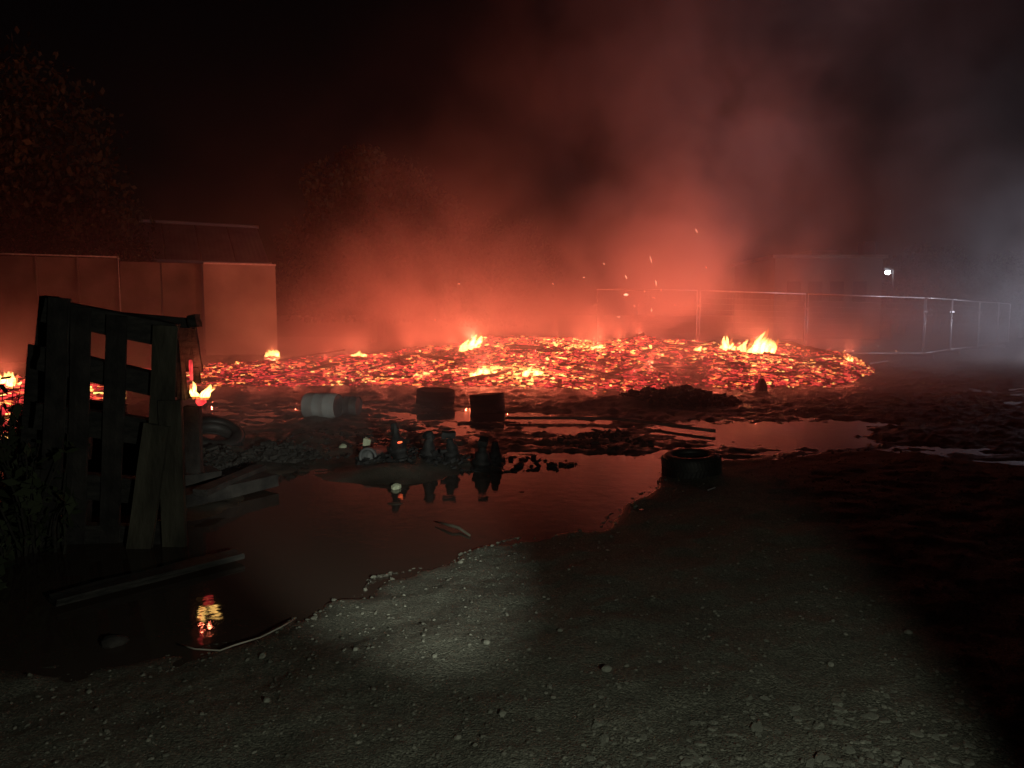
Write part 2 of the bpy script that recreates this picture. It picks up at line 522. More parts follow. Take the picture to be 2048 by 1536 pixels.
n = 22000
y = 1.9 + 6.0 * rng.random(n) ** 1.3
x = rng.uniform(-0.75, 0.75, n) * y
keep = inside(x, y, dry_poly); x = x[keep]; y = y[keep]; n = len(x)
size = 0.0016 + 0.0085 * rng.random(n) ** 6.0
h, _ = height(x, y)
scl = np.stack([size * rng.uniform(0.9, 1.5, n), size * rng.uniform(0.8, 1.1, n), size * rng.uniform(0.5, 0.8, n)], -1)
v, f = scatter(ICO_V, ICO_F, np.stack([x, y, h + size * 0.15], -1), scl, rotmats(n, 0.4))
pb = link_mesh('gravel', arr_mesh('gravel', v, f), M_grit)
tag(pb, 'loose grey gravel strewn over the dry foreground', 'gravel', kind='stuff')

# stones along the water's edge
n = 420
seg = rng.integers(3, len(shore) - 3, n); tt = rng.random(n)[:, None]
p = shore[seg] * (1 - tt) + shore[seg + 1] * tt + rng.normal(0, 0.05, (n, 2))
size = 0.004 + 0.013 * rng.random(n) ** 3
h, _ = height(p[:, 0], p[:, 1])
v, f = scatter(ICO_V, ICO_F, np.stack([p[:, 0], p[:, 1], np.maximum(h, -0.01) + size * 0.2], -1), np.stack([size * 1.3, size, size * .7], -1), rotmats(n, 0.3))
tag(link_mesh('shore_gravel', arr_mesh('shore_gravel', v, f), M_grit), "small stones along the water's edge", 'gravel', kind='stuff')

# broken clods in the near right corner: pieces of the ground
clod_meshes = []
for k in range(6):
    V2, F2 = ico(2)
    d = 1 + 0.35 * (fbm(V2[:, 0] * 1.6 + 9 * k, V2[:, 1] * 1.6 + V2[:, 2] * 1.3, 3, k) - 0.5) * 2
    V2 = V2 * d[:, None] * np.array([1.25, 0.9, 0.5])
    q = np.round(V2 / 0.45) * 0.45 * 0.75 + V2 * 0.25
    clod_meshes.append(arr_mesh('clod', q, F2)); clod_meshes[-1].materials.append(M_rock)
placed = []
tries = 0
while len(placed) < 210 and tries < 6000:
    tries += 1
    px = random.uniform(1180, 1975); py = random.uniform(1395, 1640) + (1600 - px) * 0.035
    if random.random() > 0.25 + (py - 1390) / 150: continue
    p = on_z(px, py, 0.05)
    s = random.choice([0.009, 0.011, 0.013, 0.016, 0.021]) * random.uniform(0.8, 1.2)
    if any((p.x - a) ** 2 + (p.y - b) ** 2 < (0.75 * (s + c)) ** 2 for a, b, c in placed): continue
    placed.append((p.x, p.y, s))
    o = bpy.data.objects.new('clod', random.choice(clod_meshes)); C.objects.link(o)
    o.location = (p.x, p.y, gz(p.x, p.y) - s * 0.12)
    o.scale = (s, s, s * random.uniform(.7, 1.1)); o.rotation_euler = (random.uniform(-.3, .3), random.uniform(-.3, .3), random.uniform(0, 6.3))
    o.parent = ground

# single stones one can point to
def stone(px, py, wpx, label, mat=M_rock, hf=0.6, cat='stone', seed=0, zoff=0.0):
    p = on_z(px, py)
    p.z = gz(p.x, p.y)
    s = wpx / F_PX * p.y / 2
    V2, F2 = ico(2)
    d = 1 + 0.5 * (fbm(V2[:, 0] * 1.4 + 5 * seed, V2[:, 1] * 1.4 + V2[:, 2] * 1.7, 3, seed) - 0.5)
    V2 = V2 * d[:, None] * np.array([1.0, 0.8, hf]) * s
    V2 = np.round(V2 / (s * .3)) * s * .3 * 0.45 + V2 * 0.55
    o = link_mesh('stone', arr_mesh('stone', V2, F2), mat, loc=(p.x, p.y, max(p.z, -0.01) + s * hf * 0.55 + zoff))
    o.rotation_euler.z = seed * 0.7
    return tag(o, label, cat)
stone(230, 1288, 56, 'dull rounded rock lying in the dark at lower left below the fallen timber', M_wooddark, hf=.55, seed=1)
stone(792, 977, 27, 'pale green-white stone catching the torch beam on the wet mud', M_stone, .6, seed=2)
stone(686, 905, 20, 'small pale squared stone left of the row of black fittings', M_stone, .75, seed=3)
stone(972, 1326, 17, 'grey stone on the gravel just below the torch-lit patch', seed=4)
stone(1212, 1386, 24, 'largest grey stone on the gravel in the middle foreground', seed=5)
stone(712, 1330, 13, 'small stone on dark gravel left of the torch-lit patch base', seed=6)
stone(1005, 1478, 20, 'flat stone near the lower edge of the gravel', seed=7)
stone(535, 1438, 18, 'small dark stone on the gravel at lower left', seed=8)
stone(1815, 1305, 18, 'small grey stone at the right rim of the lit gravel', seed=9)
stone(1660, 1368, 16, 'small pale stone on the right part of the gravel', seed=10)
stone(525, 1322, 18, 'light pebble on the gravel below the bent wire', seed=11)
stone(178, 1392, 14, 'tiny pale pebble in the dark lower left corner', seed=12)
stone(1043, 984, 12, 'small dark stone in the red puddle', M_blackmetal, .4, seed=13)
stone(1120, 1300, 12, 'pebble on gravel right of the torch-lit patch', seed=14)
stone(870, 1352, 13, 'pebble just under the torch-lit patch', seed=15)

# ------------------------------------------------------------------ the ember bed
U = lambda px: (px - 1024) / F_PX
RIDGE = [(60, 0.0), (240, 0.02), (400, 0.10), (430, 0.20), (560, 0.27), (700, 0.44), (760, 0.42), (820, 0.60), (930, 0.74), (970, 0.90), (1100, 0.88),
         (1200, 0.82), (1260, 0.92), (1290, 0.98), (1320, 0.84), (1440, 0.78), (1560, 0.70), (1620, 0.60), (1690, 0.46), (1716, 0.30), (1740, 0.05), (1800, 0.0)]
FRONT = [(60, 15.2), (250, 15.2), (400, 15.6), (640, 15.5), (820, 15.6), (1000, 15.0), (1200, 14.5), (1305, 13.9), (1350, 16.2), (1400, 16.0), (1440, 14.8), (1500, 15.0), (1690, 15.9), (1725, 18.2), (1800, 19.5)]
ru = np.array([U(a) for a, b in RIDGE]); rz_ = np.array([b for a, b in RIDGE])
fu = np.array([U(a) for a, b in FRONT]); fy_ = np.array([b for a, b in FRONT])
def bed_h(X, Y):
    u = X / Y
    hr = np.interp(u, ru, rz_, 0, 0)
    yf = np.interp(u, fu, fy_)
    t = np.clip((Y - yf) / (20.0 - yf), 0, 1)
    prof = 0.16 * sstep(0, 0.12, t) + 0.84 * t ** 1.15
    back = 1 - sstep(20.0, 22.2, Y)
    ridge2 = 0.16 * np.exp(-((u - U(715)) / 0.05) ** 2 - ((Y - 18.3) / 0.8) ** 2)
    ridge3 = 0.10 * np.exp(-((u - U(990)) / 0.06) ** 2 - ((Y - 16.3) / 0.5) ** 2)
    lump = (fbm(X * 1.1, Y * 1.3, 4, 41) - 0.5) * 0.20 + (fbm(X * 4, Y * 4, 3, 43) - 0.5) * 0.08
    m = sstep(0, 0.10, t) * sstep(-0.01, 0.12, hr) * (1 - sstep(20.2, 21.6, Y))
    return (hr * prof + ridge2 + ridge3 + lump * m * (0.35 + 0.65 * t)) * back * sstep(0.0, 0.02, t) - 0.03, m, t

HOT = [(960, 742, 80, .8, .20), (1080, 750, 110, .8, .18), (1195, 692, 60, .9, .28), (1480, 700, 90, 1.0, .28), (1520, 735, 90, .8, .20), (712, 705, 45, .7, .26),
       (850, 745, 90, .7, .16), (770, 730, 60, .6, .16), (560, 730, 40, .8, .10), (1697, 712, 25, 1.0, .28), (610, 728, 60, .8, .1), (955, 685, 40, .8, .22), (1250, 768, 70, .5, .10), (1640, 745, 60, .8, .06),
       (1340, 720, 130, 1.6, -.10), (1200, 725, 60, .8, -.12), (930, 715, 70, 1.0, -.12), (1400, 760, 50, 1.2, -.22), (650, 700, 90, 1.3, -.2)]
hot_w = []
for px, py, rp, ry, g in HOT:
    best = None
    for yy in np.linspace(14, 20.5, 60):
        r = ray(px, py); P = CAM + r * (yy / r.y)
        bh = float(bed_h(np.array([P.x]), np.array([P.y]))[0][0])
        if best is None or abs(bh - P.z) < best[0]: best = (abs(bh - P.z), P.x, P.y)
    hot_w.append((best[1], best[2], rp / F_PX * best[2], ry, g))
def heat_field(X, Y):
    h = 0.37 + (fbm(X * 0.7, Y * 1.1, 4, 51) - 0.5) * 0.7 + (fbm(X * 0.8, Y * 4.5, 3, 57) - 0.5) * 0.45
    for hx, hy, rx, ry, g in hot_w:
        h = h + g * np.exp(-(((X - hx) / rx) ** 2 + ((Y - hy) / ry) ** 2))
    return h
def bed_hit(px, py):
    r = ray(px, py)
    best = None
    for yy in np.linspace(13.5, 21, 120):
        P = CAM + r * (yy / r.y)
        bh = float(bed_h(np.array([P.x]), np.array([P.y]))[0][0])
        if P.z <= bh: return Vector((P.x, P.y, bh))
        if best is None or P.z - bh < best[0]: best = (P.z - bh, P.x, P.y, bh)
    return Vector(best[1:])

BR, BC = 130, 420
by = np.linspace(13.5, 22.6, BR); bu = np.linspace(U(50), U(1810), BC)
BY = np.repeat(by[:, None], BC, 1); BX = bu[None, :] * by[:, None]
BH, BM, BT = bed_h(BX, BY)
heat = (heat_field(BX, BY) - 0.06) * sstep(0.12, 0.5, BM) * (1 - sstep(20.8, 21.8, BY)) + 0.0
heat = np.where(BM < 0.03, 0.0, heat)
BH = np.where(BM < 0.01, BH - 0.25, BH)
idx = np.arange(BR * BC).reshape(BR, BC)
me = arr_mesh('ember_bed', np.stack([BX, BY, BH], -1).reshape(-1, 3), np.stack([idx[:-1, :-1], idx[:-1, 1:], idx[1:, 1:], idx[1:, :-1]], -1).reshape(-1, 4), True, {'glow_level': heat.ravel()})
bed = tag(link_mesh('ember_bed', me, M_bed), 'broad low mound of glowing red embers burning across the yard', 'embers', kind='stuff')

BOXV = np.array([[-1, -1, -1], [1, -1, -1], [1, 1, -1], [-1, 1, -1], [-1, -1, 1], [1, -1, 1], [1, 1, 1], [-1, 1, 1]], float) * 0.5
BOXF = np.array([[0, 3, 2, 1], [4, 5, 6, 7], [0, 1, 5, 4], [1, 2, 6, 5], [2, 3, 7, 6], [3, 0, 4, 7]])
def chunks(name, X, Y, Z, hf, smin, smax, seedheat, parent=None):
    n = len(X)
    L = smin + (smax - smin) * rng.random(n) ** 2.2
    W = L * rng.uniform(0.22, 0.6, n); H = L * rng.uniform(0.10, 0.26, n)
    rot = rotmats(n, 0.26)
    v, f = scatter(BOXV, BOXF, np.stack([X, Y, Z + H * 0.25], -1), np.stack([L, W, H], -1), rot, 0.22)
    kind = rng.random(n)
    hh = np.where(kind < 0.40, rng.uniform(-0.2, 0.15, n), np.where(kind < 0.82, hf + rng.uniform(-0.10, 0.16, n), 0.30 + 0.75 * hf + rng.uniform(0.0, 0.36, n)))
    hv = np.repeat(hh, 8) + rng.uniform(-0.12, 0.12, n * 8)
    return v, f, np.clip(hv, 0, 1)
n = 72000
u = rng.uniform(U(235), U(1745), n)
yf = np.interp(u, fu, fy_)
y = yf + (20.9 - yf) * rng.random(n); x = u * y
h, m, t = bed_h(x, y)
k = (m > 0.12) & (rng.random(n) < np.clip(0.55 + heat_field(x, y), 0, 1)); x, y, h = x[k], y[k], h[k]
n1 = len(x)
v, f, hv = chunks('e', x, y, h, heat_field(x, y), 0.03, 0.20, 0)
me = arr_mesh('embers', v, f, False, {'glow_level': hv})
tag(link_mesh('embers', me, M_ember), 'countless red-hot chunks of burning timber covering the mound', 'embers', kind='stuff')
# burnt-through timbers lying all over the bed
for i in range(34):
    uu = random.uniform(U(480), U(1680)); y0 = float(np.interp(uu, fu, fy_)); yy = y0 + (20.2 - y0) * random.uniform(.08, .95)
    L_ = random.uniform(.35, 1.5); a_ = random.uniform(-.7, .7); r_ = random.uniform(.02, .05)
    P_ = []
    for k_ in range(5):
        t_ = k_ / 4 - .5
        qx = uu * yy + math.cos(a_) * L_ * t_; qy = yy + math.sin(a_) * L_ * t_
        P_.append(Vector((qx, qy, float(bed_h(np.array([qx]), np.array([qy]))[0][0]) + .045 + random.uniform(-.01, .03))))
    bm = bmesh.new(); hv_ = bm.verts.layers.float.new('glow_level')
    tube(bm, P_, r_, 6, True, [r_ * random.uniform(.7, 1.2) for _ in P_])
    base_ = random.choice((0.0, 0.0, .1, .35))
    for v_ in bm.verts: v_[hv_] = max(0, base_ + random.uniform(-.15, .2))
    bm_obj('burnt_timber', bm, M_ember, bed)
# scattered glowing crumbs in front of the mound
n = 260
u = rng.uniform(U(420), U(1720), n); yf = np.interp(u, fu, fy_); y = yf - rng.exponential(0.28, n); x = u * y
h, _ = height(x, y)
v, f, hv = chunks('e', x, y, np.maximum(h, 0), np.full(n, 0.3), 0.03, 0.12, 0)
tag(link_mesh('ember_crumbs', arr_mesh('ember_crumbs', v, f, False, {'glow_level': hv}), M_ember), 'scattered embers along the front rim of the glowing mound', 'embers', kind='stuff')

# second ember heap at the far left, behind the standing pallets
def heap(xc, yc, rx, ry, hh, nchunk, name, label, hbase):
    g = np.linspace(-1, 1, 40); A, B = np.meshgrid(g, g)
    X = xc + A * rx; Y = yc + B * ry; q = A * A + B * B
    Z = hh * np.clip(1 - q, 0, 1) ** 0.7 + (fbm(X * 3, Y * 3, 3, 61) - 0.5) * 0.12 * (q < 1) - 0.04
    ix = np.arange(1600).reshape(40, 40)
    ht = np.where(q < 0.9, hbase + (fbm(X * 2, Y * 2, 3, 63) - .5) * .5, 0)
    me = arr_mesh(name, np.stack([X, Y, Z], -1).reshape(-1, 3), np.stack([ix[:-1, :-1], ix[:-1, 1:], ix[1:, 1:], ix[1:, :-1]], -1).reshape(-1, 4), True, {'glow_level': ht.ravel()})
    root = tag(link_mesh(name, me, M_bed), label, 'embers', kind='stuff')
    r = np.sqrt(rng.random(nchunk)) * 0.97; a = rng.uniform(0, 6.283, nchunk)
    x = xc + r * np.cos(a) * rx; y = yc + r * np.sin(a) * ry
    z = hh * np.clip(1 - r * r, 0, 1) ** 0.7 - 0.03
    v, f, hv = chunks('e', x, y, z, np.full(nchunk, hbase), 0.05, 0.24, 0)
    c = link_mesh('embers', arr_mesh('embers', v, f, False, {'glow_level': hv}), M_ember, root); c['kind'] = 'stuff'
heap(-8.6, 12.6, 1.85, 2.3, 0.42, 1900, 'ember_heap', 'smaller heap of glowing embers at the far left behind the standing pallets', 0.48)

# charred timbers lying in the embers
def timber(p0, p1, wpx, label, mat=M_char, y0=None, y1=None, name='charred_beam', lift=0.05):
    a = bed_hit(*p0) if y0 is None else at_y(*p0, y0)
    b = bed_hit(*p1) if y1 is None else at_y(*p1, y1)
    a = a + Vector((0, 0, lift)); b = b + Vector((0, 0, lift))
    w = wpx / F_PX * (a.y + b.y) / 2
    bm = bmesh.new()
    n = 6
    radii = [w / 2 * random.uniform(0.7, 1.1) for _ in range(n)]
    tube(bm, [a.lerp(b, i / (n - 1)) + Vector((0, 0, random.uniform(-.1, .1) * w)) for i in range(n)], w / 2, 7, True, radii)
    o = bm_obj(name, bm, mat)
    return tag(o, label, 'charred beam', 'charred timbers in the ember bed')
timber((1150, 742), (1245, 762), 9, 'dark charred beam slanting down through the embers right of the hottest centre')
timber((1215, 700), (1288, 668), 8, 'burning timber tilting up at the crest of the mound above its centre', y0=19.6, y1=19.8, lift=0)
timber((840, 715), (905, 724), 8, 'short black beam below the tall yellow flame')
timber((560, 720), (690, 700), 4, 'long thin black pole along the left crest of the mound', y0=19.9, y1=19.6, lift=0)
timber((1300, 735), (1390, 742), 9, 'black log in the smoky hollow of the mound')
timber((1600, 722), (1665, 716), 6, 'thin charred branch near the right end of the mound')
timber((740, 742), (800, 726), 6, 'dark stick crossing the hot left slope of the mound')
timber((1020, 700), (1100, 706), 6, 'dark timber behind the hottest centre of the mound')
# stub standing in front of the embers
p = on_z(1522, 778, 0.1)
bm = bmesh.new(); q = p.copy(); q.z = 0.05
tube(bm, [q, q + Vector((0.02, 0, .12)), q + Vector((0.0, 0, .24))], .1, 8, True, [.12, .10, .05])
tag(bm_obj('charred_stump', bm, M_char), 'short black stump standing at the front of the embers below the biggest flame', 'stump')

# ------------------------------------------------------------------ flames
def tongue(bm, hv, base, h, w, lean, phase, hot=1.0, seg=8, rings=9):
    lay = hv
    R = []
    for i in range(rings):
        t = i / (rings - 1)
        r = w * (0.55 + 0.9 * t) * (1 - t) ** 0.85 if t < 1 else 0.0005
        r = max(r, 0.0008)
        c = base + Vector((lean[0] * t ** 1.4 * h + math.sin(phase + t * 6.5) * 0.16 * w * 2 * t, lean[1] * t * h + math.cos(phase * 1.7 + t * 5) * 0.1 * w * t, t * h - 0.03))
        ring = []
        for k in range(seg):
            a = 2 * math.pi * k / seg
            rr = r * (1 + 0.28 * math.sin(a * 2 + phase + t * 4))
            vtx = bm.verts.new(c + Vector((math.cos(a) * rr, math.sin(a) * rr * 0.8, 0)))
            vtx[lay] = max(0, hot * (1 - t) ** 0.7)
            ring.append(vtx)
        R.append(ring)
    for A, B in zip(R, R[1:]):
        for k in range(seg):
            bm.faces.new((A[k], A[(k + 1) % seg], B[(k + 1) % seg], B[k]))
    bm.faces.new(R[0][::-1]); bm.faces.new(R[-1])

FIRE = 0.9
def flame(base, hpx, wpx, label, n=6, energy=60, lean=(0.1, 0), hot=1.0, pt=0.2, color=(1.0, 0.17, 0.08), loff=0.5, group='flames on the ember mound'):
    d = base.y
    H = hpx / F_PX * d; W = wpx / F_PX * d
    root = empty('flame', base, label, 'flame', group)
    bm = bmesh.new(); hv = bm.verts.layers.float.new('glow_level')
    for i in range(n):
        fx = (i + .5) / n * 2 - 1
        hh = H * (1 - 0.55 * abs(fx) ** 1.3) * random.uniform(0.6, 1.05)
        tongue(bm, hv, Vector((fx * W * .42 + random.uniform(-.03, .03) * W, random.uniform(-.25, .25) * W, 0)), hh, max(W / n * 1.6, 0.012), (lean[0] + random.uniform(-.2, .2), lean[1]), random.uniform(0, 6), hot * random.uniform(.8, 1))
    o = bm_obj('flame_core', bm, flame_gas('flame_core', (1.0, 0.60, 0.16), 4.6 / max(W / n * 1.15, .012)), root, smooth=True)
    bm = bmesh.new(); hv = bm.verts.layers.float.new('glow_level')
    for i in range(max(2, n // 2)):
        fx = (i + .5) / max(2, n // 2) * 2 - 1
        tongue(bm, hv, Vector((fx * W * .45, 0, -.02)), H * random.uniform(.9, 1.25) * (1 - .4 * abs(fx)), max(W / n * 1.5, 0.02), lean, random.uniform(0, 6), 1, 8, 8)
    bm_obj('flame_glow', bm, flame_gas('flame_glow', (1.0, 0.27, 0.04), 1.3 / max(W / n * 1.5, .02)), root, smooth=True)
    if energy:
        L = lamp('flame_light', 'SPOT', (0, 0.02, H * 0.4 + 0.06), color, energy * FIRE * .9, 0.03, aim=(0, 0.3, 5), angle=172, blend=1.0)
        L.parent = root
        L = lamp('flame_light', 'POINT', (0, -0.05, H * 0.5 + 0.05), color, energy * pt, 0.01)
        L.parent = root
    return root

flame(bed_hit(1514, 708), 50, 84, 'largest white-yellow flame on the right half of the mound', 13, 330, (0.25, 0), 1.15)
flame(bed_hit(1455, 700), 34, 30, 'yellow flame just left of the largest flame', 6, 120, (-.05, 0), .95)
flame(bed_hit(942, 701), 44, 50, 'tall yellow flame on the crest left of the centre', 8, 300, (0.35, 0), .85)
flame(bed_hit(715, 716), 20, 36, 'low yellow flame on top of the left hump of embers', 7, 100, (0.2, 0), .8)
flame(bed_hit(968, 752), 26, 60, 'row of low flames in the hottest centre of the mound', 9, 200, (0.1, 0), .9)
flame(bed_hit(1065, 752), 20, 60, 'low flames right of the hottest centre of the mound', 7, 130, (0.1, 0), .8)
flame(bed_hit(1093, 722), 16, 8, 'tiny upright flame above the low flames of the centre', 2, 0, (0, 0), .9)
flame(bed_hit(1190, 700), 14, 60, 'flat orange flames along the crest right of the centre', 7, 150, (0.3, 0), .75)
flame(bed_hit(1400, 703), 15, 22, 'small orange flame left of the two bright right-hand flames', 4, 70, (0, 0), .75)
flame(bed_hit(1696, 724), 22, 18, 'small curling flame at the right end of the mound', 4, 90, (-.3, 0), .8)
flame(bed_hit(850, 752), 12, 60, 'flat flames on the slope left of the hottest centre', 6, 90, (0.1, 0), .7)
flame(bed_hit(1300, 742), 8, 14, 'tiny flame in the smoky hollow of the mound', 3, 70, (0.1, 0), .6)
flame(bed_hit(560, 740), 8, 26, 'small flame on the far left slope of the mound', 4, 55, (0.1, 0), .6)
b = at_y(546, 712, 24.0)
flame(b, 20, 30, 'lone small fire glowing behind the left end of the mound', 6, 150, (0, 0), 1.1, pt=.5, color=(1, .2, .09), group=None)
fr = stone_base = None
# what that lone fire burns on
bm = bmesh.new()
for i in range(6):
    a = i * 1.05
    tube(bm, [Vector((b.x + math.cos(a) * .4, b.y + math.sin(a) * .35, 0.1)), Vector((b.x - math.cos(a) * .05, b.y, b.z))], .05, 6)
tag(bm_obj('burning_debris', bm, M_char), 'small heap of charred sticks under the lone fire behind the mound', 'debris')
flame(Vector((-8.05, 12.2, 0.33)), 44, 42, 'bright flame on the left ember heap at the frame edge', 7, 150, (0.1, 0), 1.0, group=None)
flame(Vector((-8.55, 12.6, 0.38)), 30, 40, 'lower flame at the far left edge of the frame', 6, 60, (0.1, 0), .8, group=None)

# the light the ember bed throws up into the smoke
for px in range(440, 1720, 42):
    for yy in (17.6, 19.0, 20.4):
        if yy < 20 and not (600 < px < 1650): continue
        x = U(px) * yy
        hh = float(bed_h(np.array([x]), np.array([yy]))[0][0])
        lamp('ember_light', 'SPOT', (x, yy, hh + 0.12), (1.0, 0.138, 0.066), 66 if px > 640 else 46, 0.05, aim=(x, yy + 0.3, hh + 5), angle=176, blend=1.0)
for x, yy in ((-8.2, 12.4), (-9.3, 13.0)):
    lamp('ember_light', 'SPOT', (x, yy, 0.55), (1.0, 0.135, 0.060), 60, 0.05, aim=(x, yy, 5), angle=170, blend=1.0)

for px in range(420, 1720, 85):
    yy = float(np.interp(U(px), fu, fy_)) + 0.35
    lamp('ember_light', 'POINT', (U(px) * yy, yy, 0.42), (1.0, 0.14, 0.07), 15.0, 0.01)

# sparks in the rising smoke
SP = [(1312, 566, 9, 80), (1252, 554, 7, 65), (1322, 580, 4, 90), (1289, 583, 3, 60), (1308, 596, 5, 10), (1303, 620, 6, 85), (1237, 634, 6, 5), (1393, 462, 8, 60), (1302, 520, 14, 72), (1268, 612, 5, 80), (1106, 568, 3, 40), (918, 568, 5, 0), (1168, 555, 3, 0), (1412, 535, 4, 70), (1350, 610, 3, 20), (1792, 702, 4, 30), (1706, 702, 3, 40), (870, 640, 3, 70), (1208, 528, 3, 30)]
smesh = None
for i, (px, py, L, ang) in enumerate(SP):
    yy = 20.5 + (i % 5) * 0.5
    p = at_y(px, py, yy)
    if smesh is None:
        bm = bmesh.new(); tube(bm, [(-.5, 0, 0), (-.15, 0, .05), (.2, 0, .04), (.5, 0, 0)], .1, 6, True, [.05, .13, .12, .03])
        sp = bm_obj('spark', bm, M_spark); smesh = sp.data
    else:
        sp = bpy.data.objects.new('spark', smesh); C.objects.link(sp)
    sp.location = p; s = L / F_PX * yy; sp.scale = (s * 1.2, 0.018 / .13 * .5, 0.018 / .13 * .5)
    sp.rotation_euler = (0, math.radians(ang), 0)
    tag(sp, 'tiny glowing spark drifting in the smoke above the ember mound', 'spark', 'sparks above the fire')
sp = bpy.data.objects.new('spark', smesh); C.objects.link(sp)
sp.location = at_y(1252, 590, 20); sp.scale = (.12, .22, .22)
tag(sp, 'brightest flat spark hanging beside the mesh fence top, above the mound centre', 'spark', 'sparks above the fire')

# ------------------------------------------------------------------ temporary mesh fence
def fence_panel(a, b, za, zb, label, ha=2.0, feet=True, infill=True):
    """a, b ground points of the two uprights (Vectors); za, zb base heights"""
    A = Vector((a[0], a[1], za)); B = Vector((b[0], b[1], zb))
    root = empty('fence_panel', A, label, 'fence', 'mesh fence panels behind the fire')
    d = (B - A); g = d.normalized() * 0.05
    A2 = A + g; B2 = B - g
    up = Vector((0, 0, 1)); r = 0.021
    loc = lambda p: p - A
    def part(name, pts, rad=r, seg=8):
        bm = bmesh.new(); tube(bm, [loc(p) for p in pts], rad, seg); return bm_obj(name, bm, M_galv, root, smooth=True)
    part('post', [A2 + up * 0.08, A2 + up * (ha - r)]); part('post', [B2 + up * 0.08, B2 + up * (ha - r)])
    part('top_rail', [A2 + up * ha, B2 + up * ha]); part('bottom_rail', [A2 + up * 0.17, B2 + up * 0.17])
    bm = bmesh.new()
    L = (B2 - A2).length
    if infill:
        nv = int(L / 0.11)
        for i in range(1, nv):
            p = A2.lerp(B2, i / nv); tube(bm, [loc(p + up * .17), loc(p + up * (ha - .02))], 0.0016, 3, False)
        for k in range(1, 10):
            z = .17 + (ha - .2) * k / 10
            tube(bm, [loc(A2 + up * z), loc(B2 + up * z)], 0.0030, 3, False)
        o = bm_obj('wire_mesh', bm, M_galv, root); o['kind'] = 'stuff'
    # coupler and foot
    bm = bmesh.new(); add_box(bm, Matrix.Translation(loc(A + up * 1.55)), .16, .07, .05); bm_obj('coupler', bm, M_galv, root)
    bm = bmesh.new()
    M = Matrix.Rotation(math.atan2(d.y, d.x), 4, 'Z')
    vs = add_box(bm, Matrix.Translation(loc(A + up * 0.05)) @ M, .24, .7, .13)
    for v in vs:
        if v.co.z > 0.05: v.co.x *= .85; v.co.y *= .85
    bm_obj('foot', bm, M_rubber, root)
    return root

FP = [(1190, 22.5, 2.22), (1395, 23.0, 2.20), (1610, 24.0, 2.12), (1847, 25.5, 2.03), (1900, 28.4, 2.03), (1955, 31.8, 2.0), (1993, 35.0, 2.0), (2016, 38.5, 2.0)]
pts = [(U(px) * y, y, zt - 2.0) for px, y, zt in FP]
FL = ['mesh fence panel behind the mound, left of the first clear double post',
      'mesh fence panel behind the biggest flame', 'wide mesh fence panel running below the small white lamp', 'mesh fence panel whose bottom rail shines white at right',
      'mesh fence panel turning back just right of the shining bottom rail', 'second last mesh fence panel, far right in grey smoke', 'last mesh fence panel at the right frame edge']
for (a, b_, lab) in zip(pts[:-1], pts[1:], FL):
    fence_panel(a, b_, a[2], b_[2], lab)

# ------------------------------------------------------------------ wall, barn and far buildings on the left
def wall_pt(px): # the wall line in plan
    A = Vector((-8.0, 26.0)); D = Vector((-7.1, -3.4))
    u = U(px); t = (u * A.y - A.x) / (D.x - u * D.y)
    return A + D * t
wroot = empty('yard_wall', (-12, 24, 0), 'long concrete panel wall with a thin metal coping at the left', 'wall')
nrm = Vector((3.4, -7.1)).normalized()
def wall_panel(px0, px1, ztop, mat, off=0.0, name='panel', thick=.14, label=None):
    a = wall_pt(px0) + nrm * off; b_ = wall_pt(px1) + nrm * off
    A = Vector((a.x, a.y, -.1)); B = Vector((b_.x, b_.y, -.1))
    M = frame_between(A, B); M.translation = (A + B) / 2 + Vector((0, 0, (ztop + .1) / 2))
    bm = bmesh.new(); add_box(bm, M, (B - A).length - .02, thick, ztop + .1)
    o = bm_obj(name, bm, mat); o.data.transform(Matrix.Translation((12, -24, 0))); o.parent = wroot
    if label: o['label'] = label
    return o
edges = [-420, -330, -240, -160, -80, 0, 82, 164, 245]
for i in range(len(edges) - 1):
    wall_panel(edges[i] + 1, edges[i + 1] - 1, 3.20, M_concrete)
    # recessed joint posts
for e in edges[:-1]:
    wall_panel(e - 2, e + 2, 3.23, M_concrete, 0.04, 'post', .2)
wall_panel(247, 327, 3.12, M_concrete); wall_panel(329, 408, 3.12, M_concrete)
wall_panel(243.5, 246.5, 3.28, M_galv, .12, 'pole', .06)
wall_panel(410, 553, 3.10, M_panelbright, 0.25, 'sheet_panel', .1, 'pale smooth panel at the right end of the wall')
wall_panel(-420, 243, 3.27, M_galv, 0.03, 'coping', .22).data.transform(Matrix.Identity(4))
# make the coping thin: rebuild as a strip on top
wroot.children[-1]
for o in list(C.objects):
    if o.name.startswith('coping'):
        for v in o.data.vertices:
            if v.co.z < 1: v.co.z = 3.232
a = wall_pt(412) + nrm * .25; b_ = wall_pt(553) + nrm * .25
bm = bmesh.new(); A = Vector((a.x + 12, a.y - 24, 3.125)); B = Vector((b_.x + 12, b_.y - 24, 3.125)); M = frame_between(A, B)
add_box(bm, M, (B - A).length, .16, .05); bm_obj('coping', bm, M_galv, wroot)

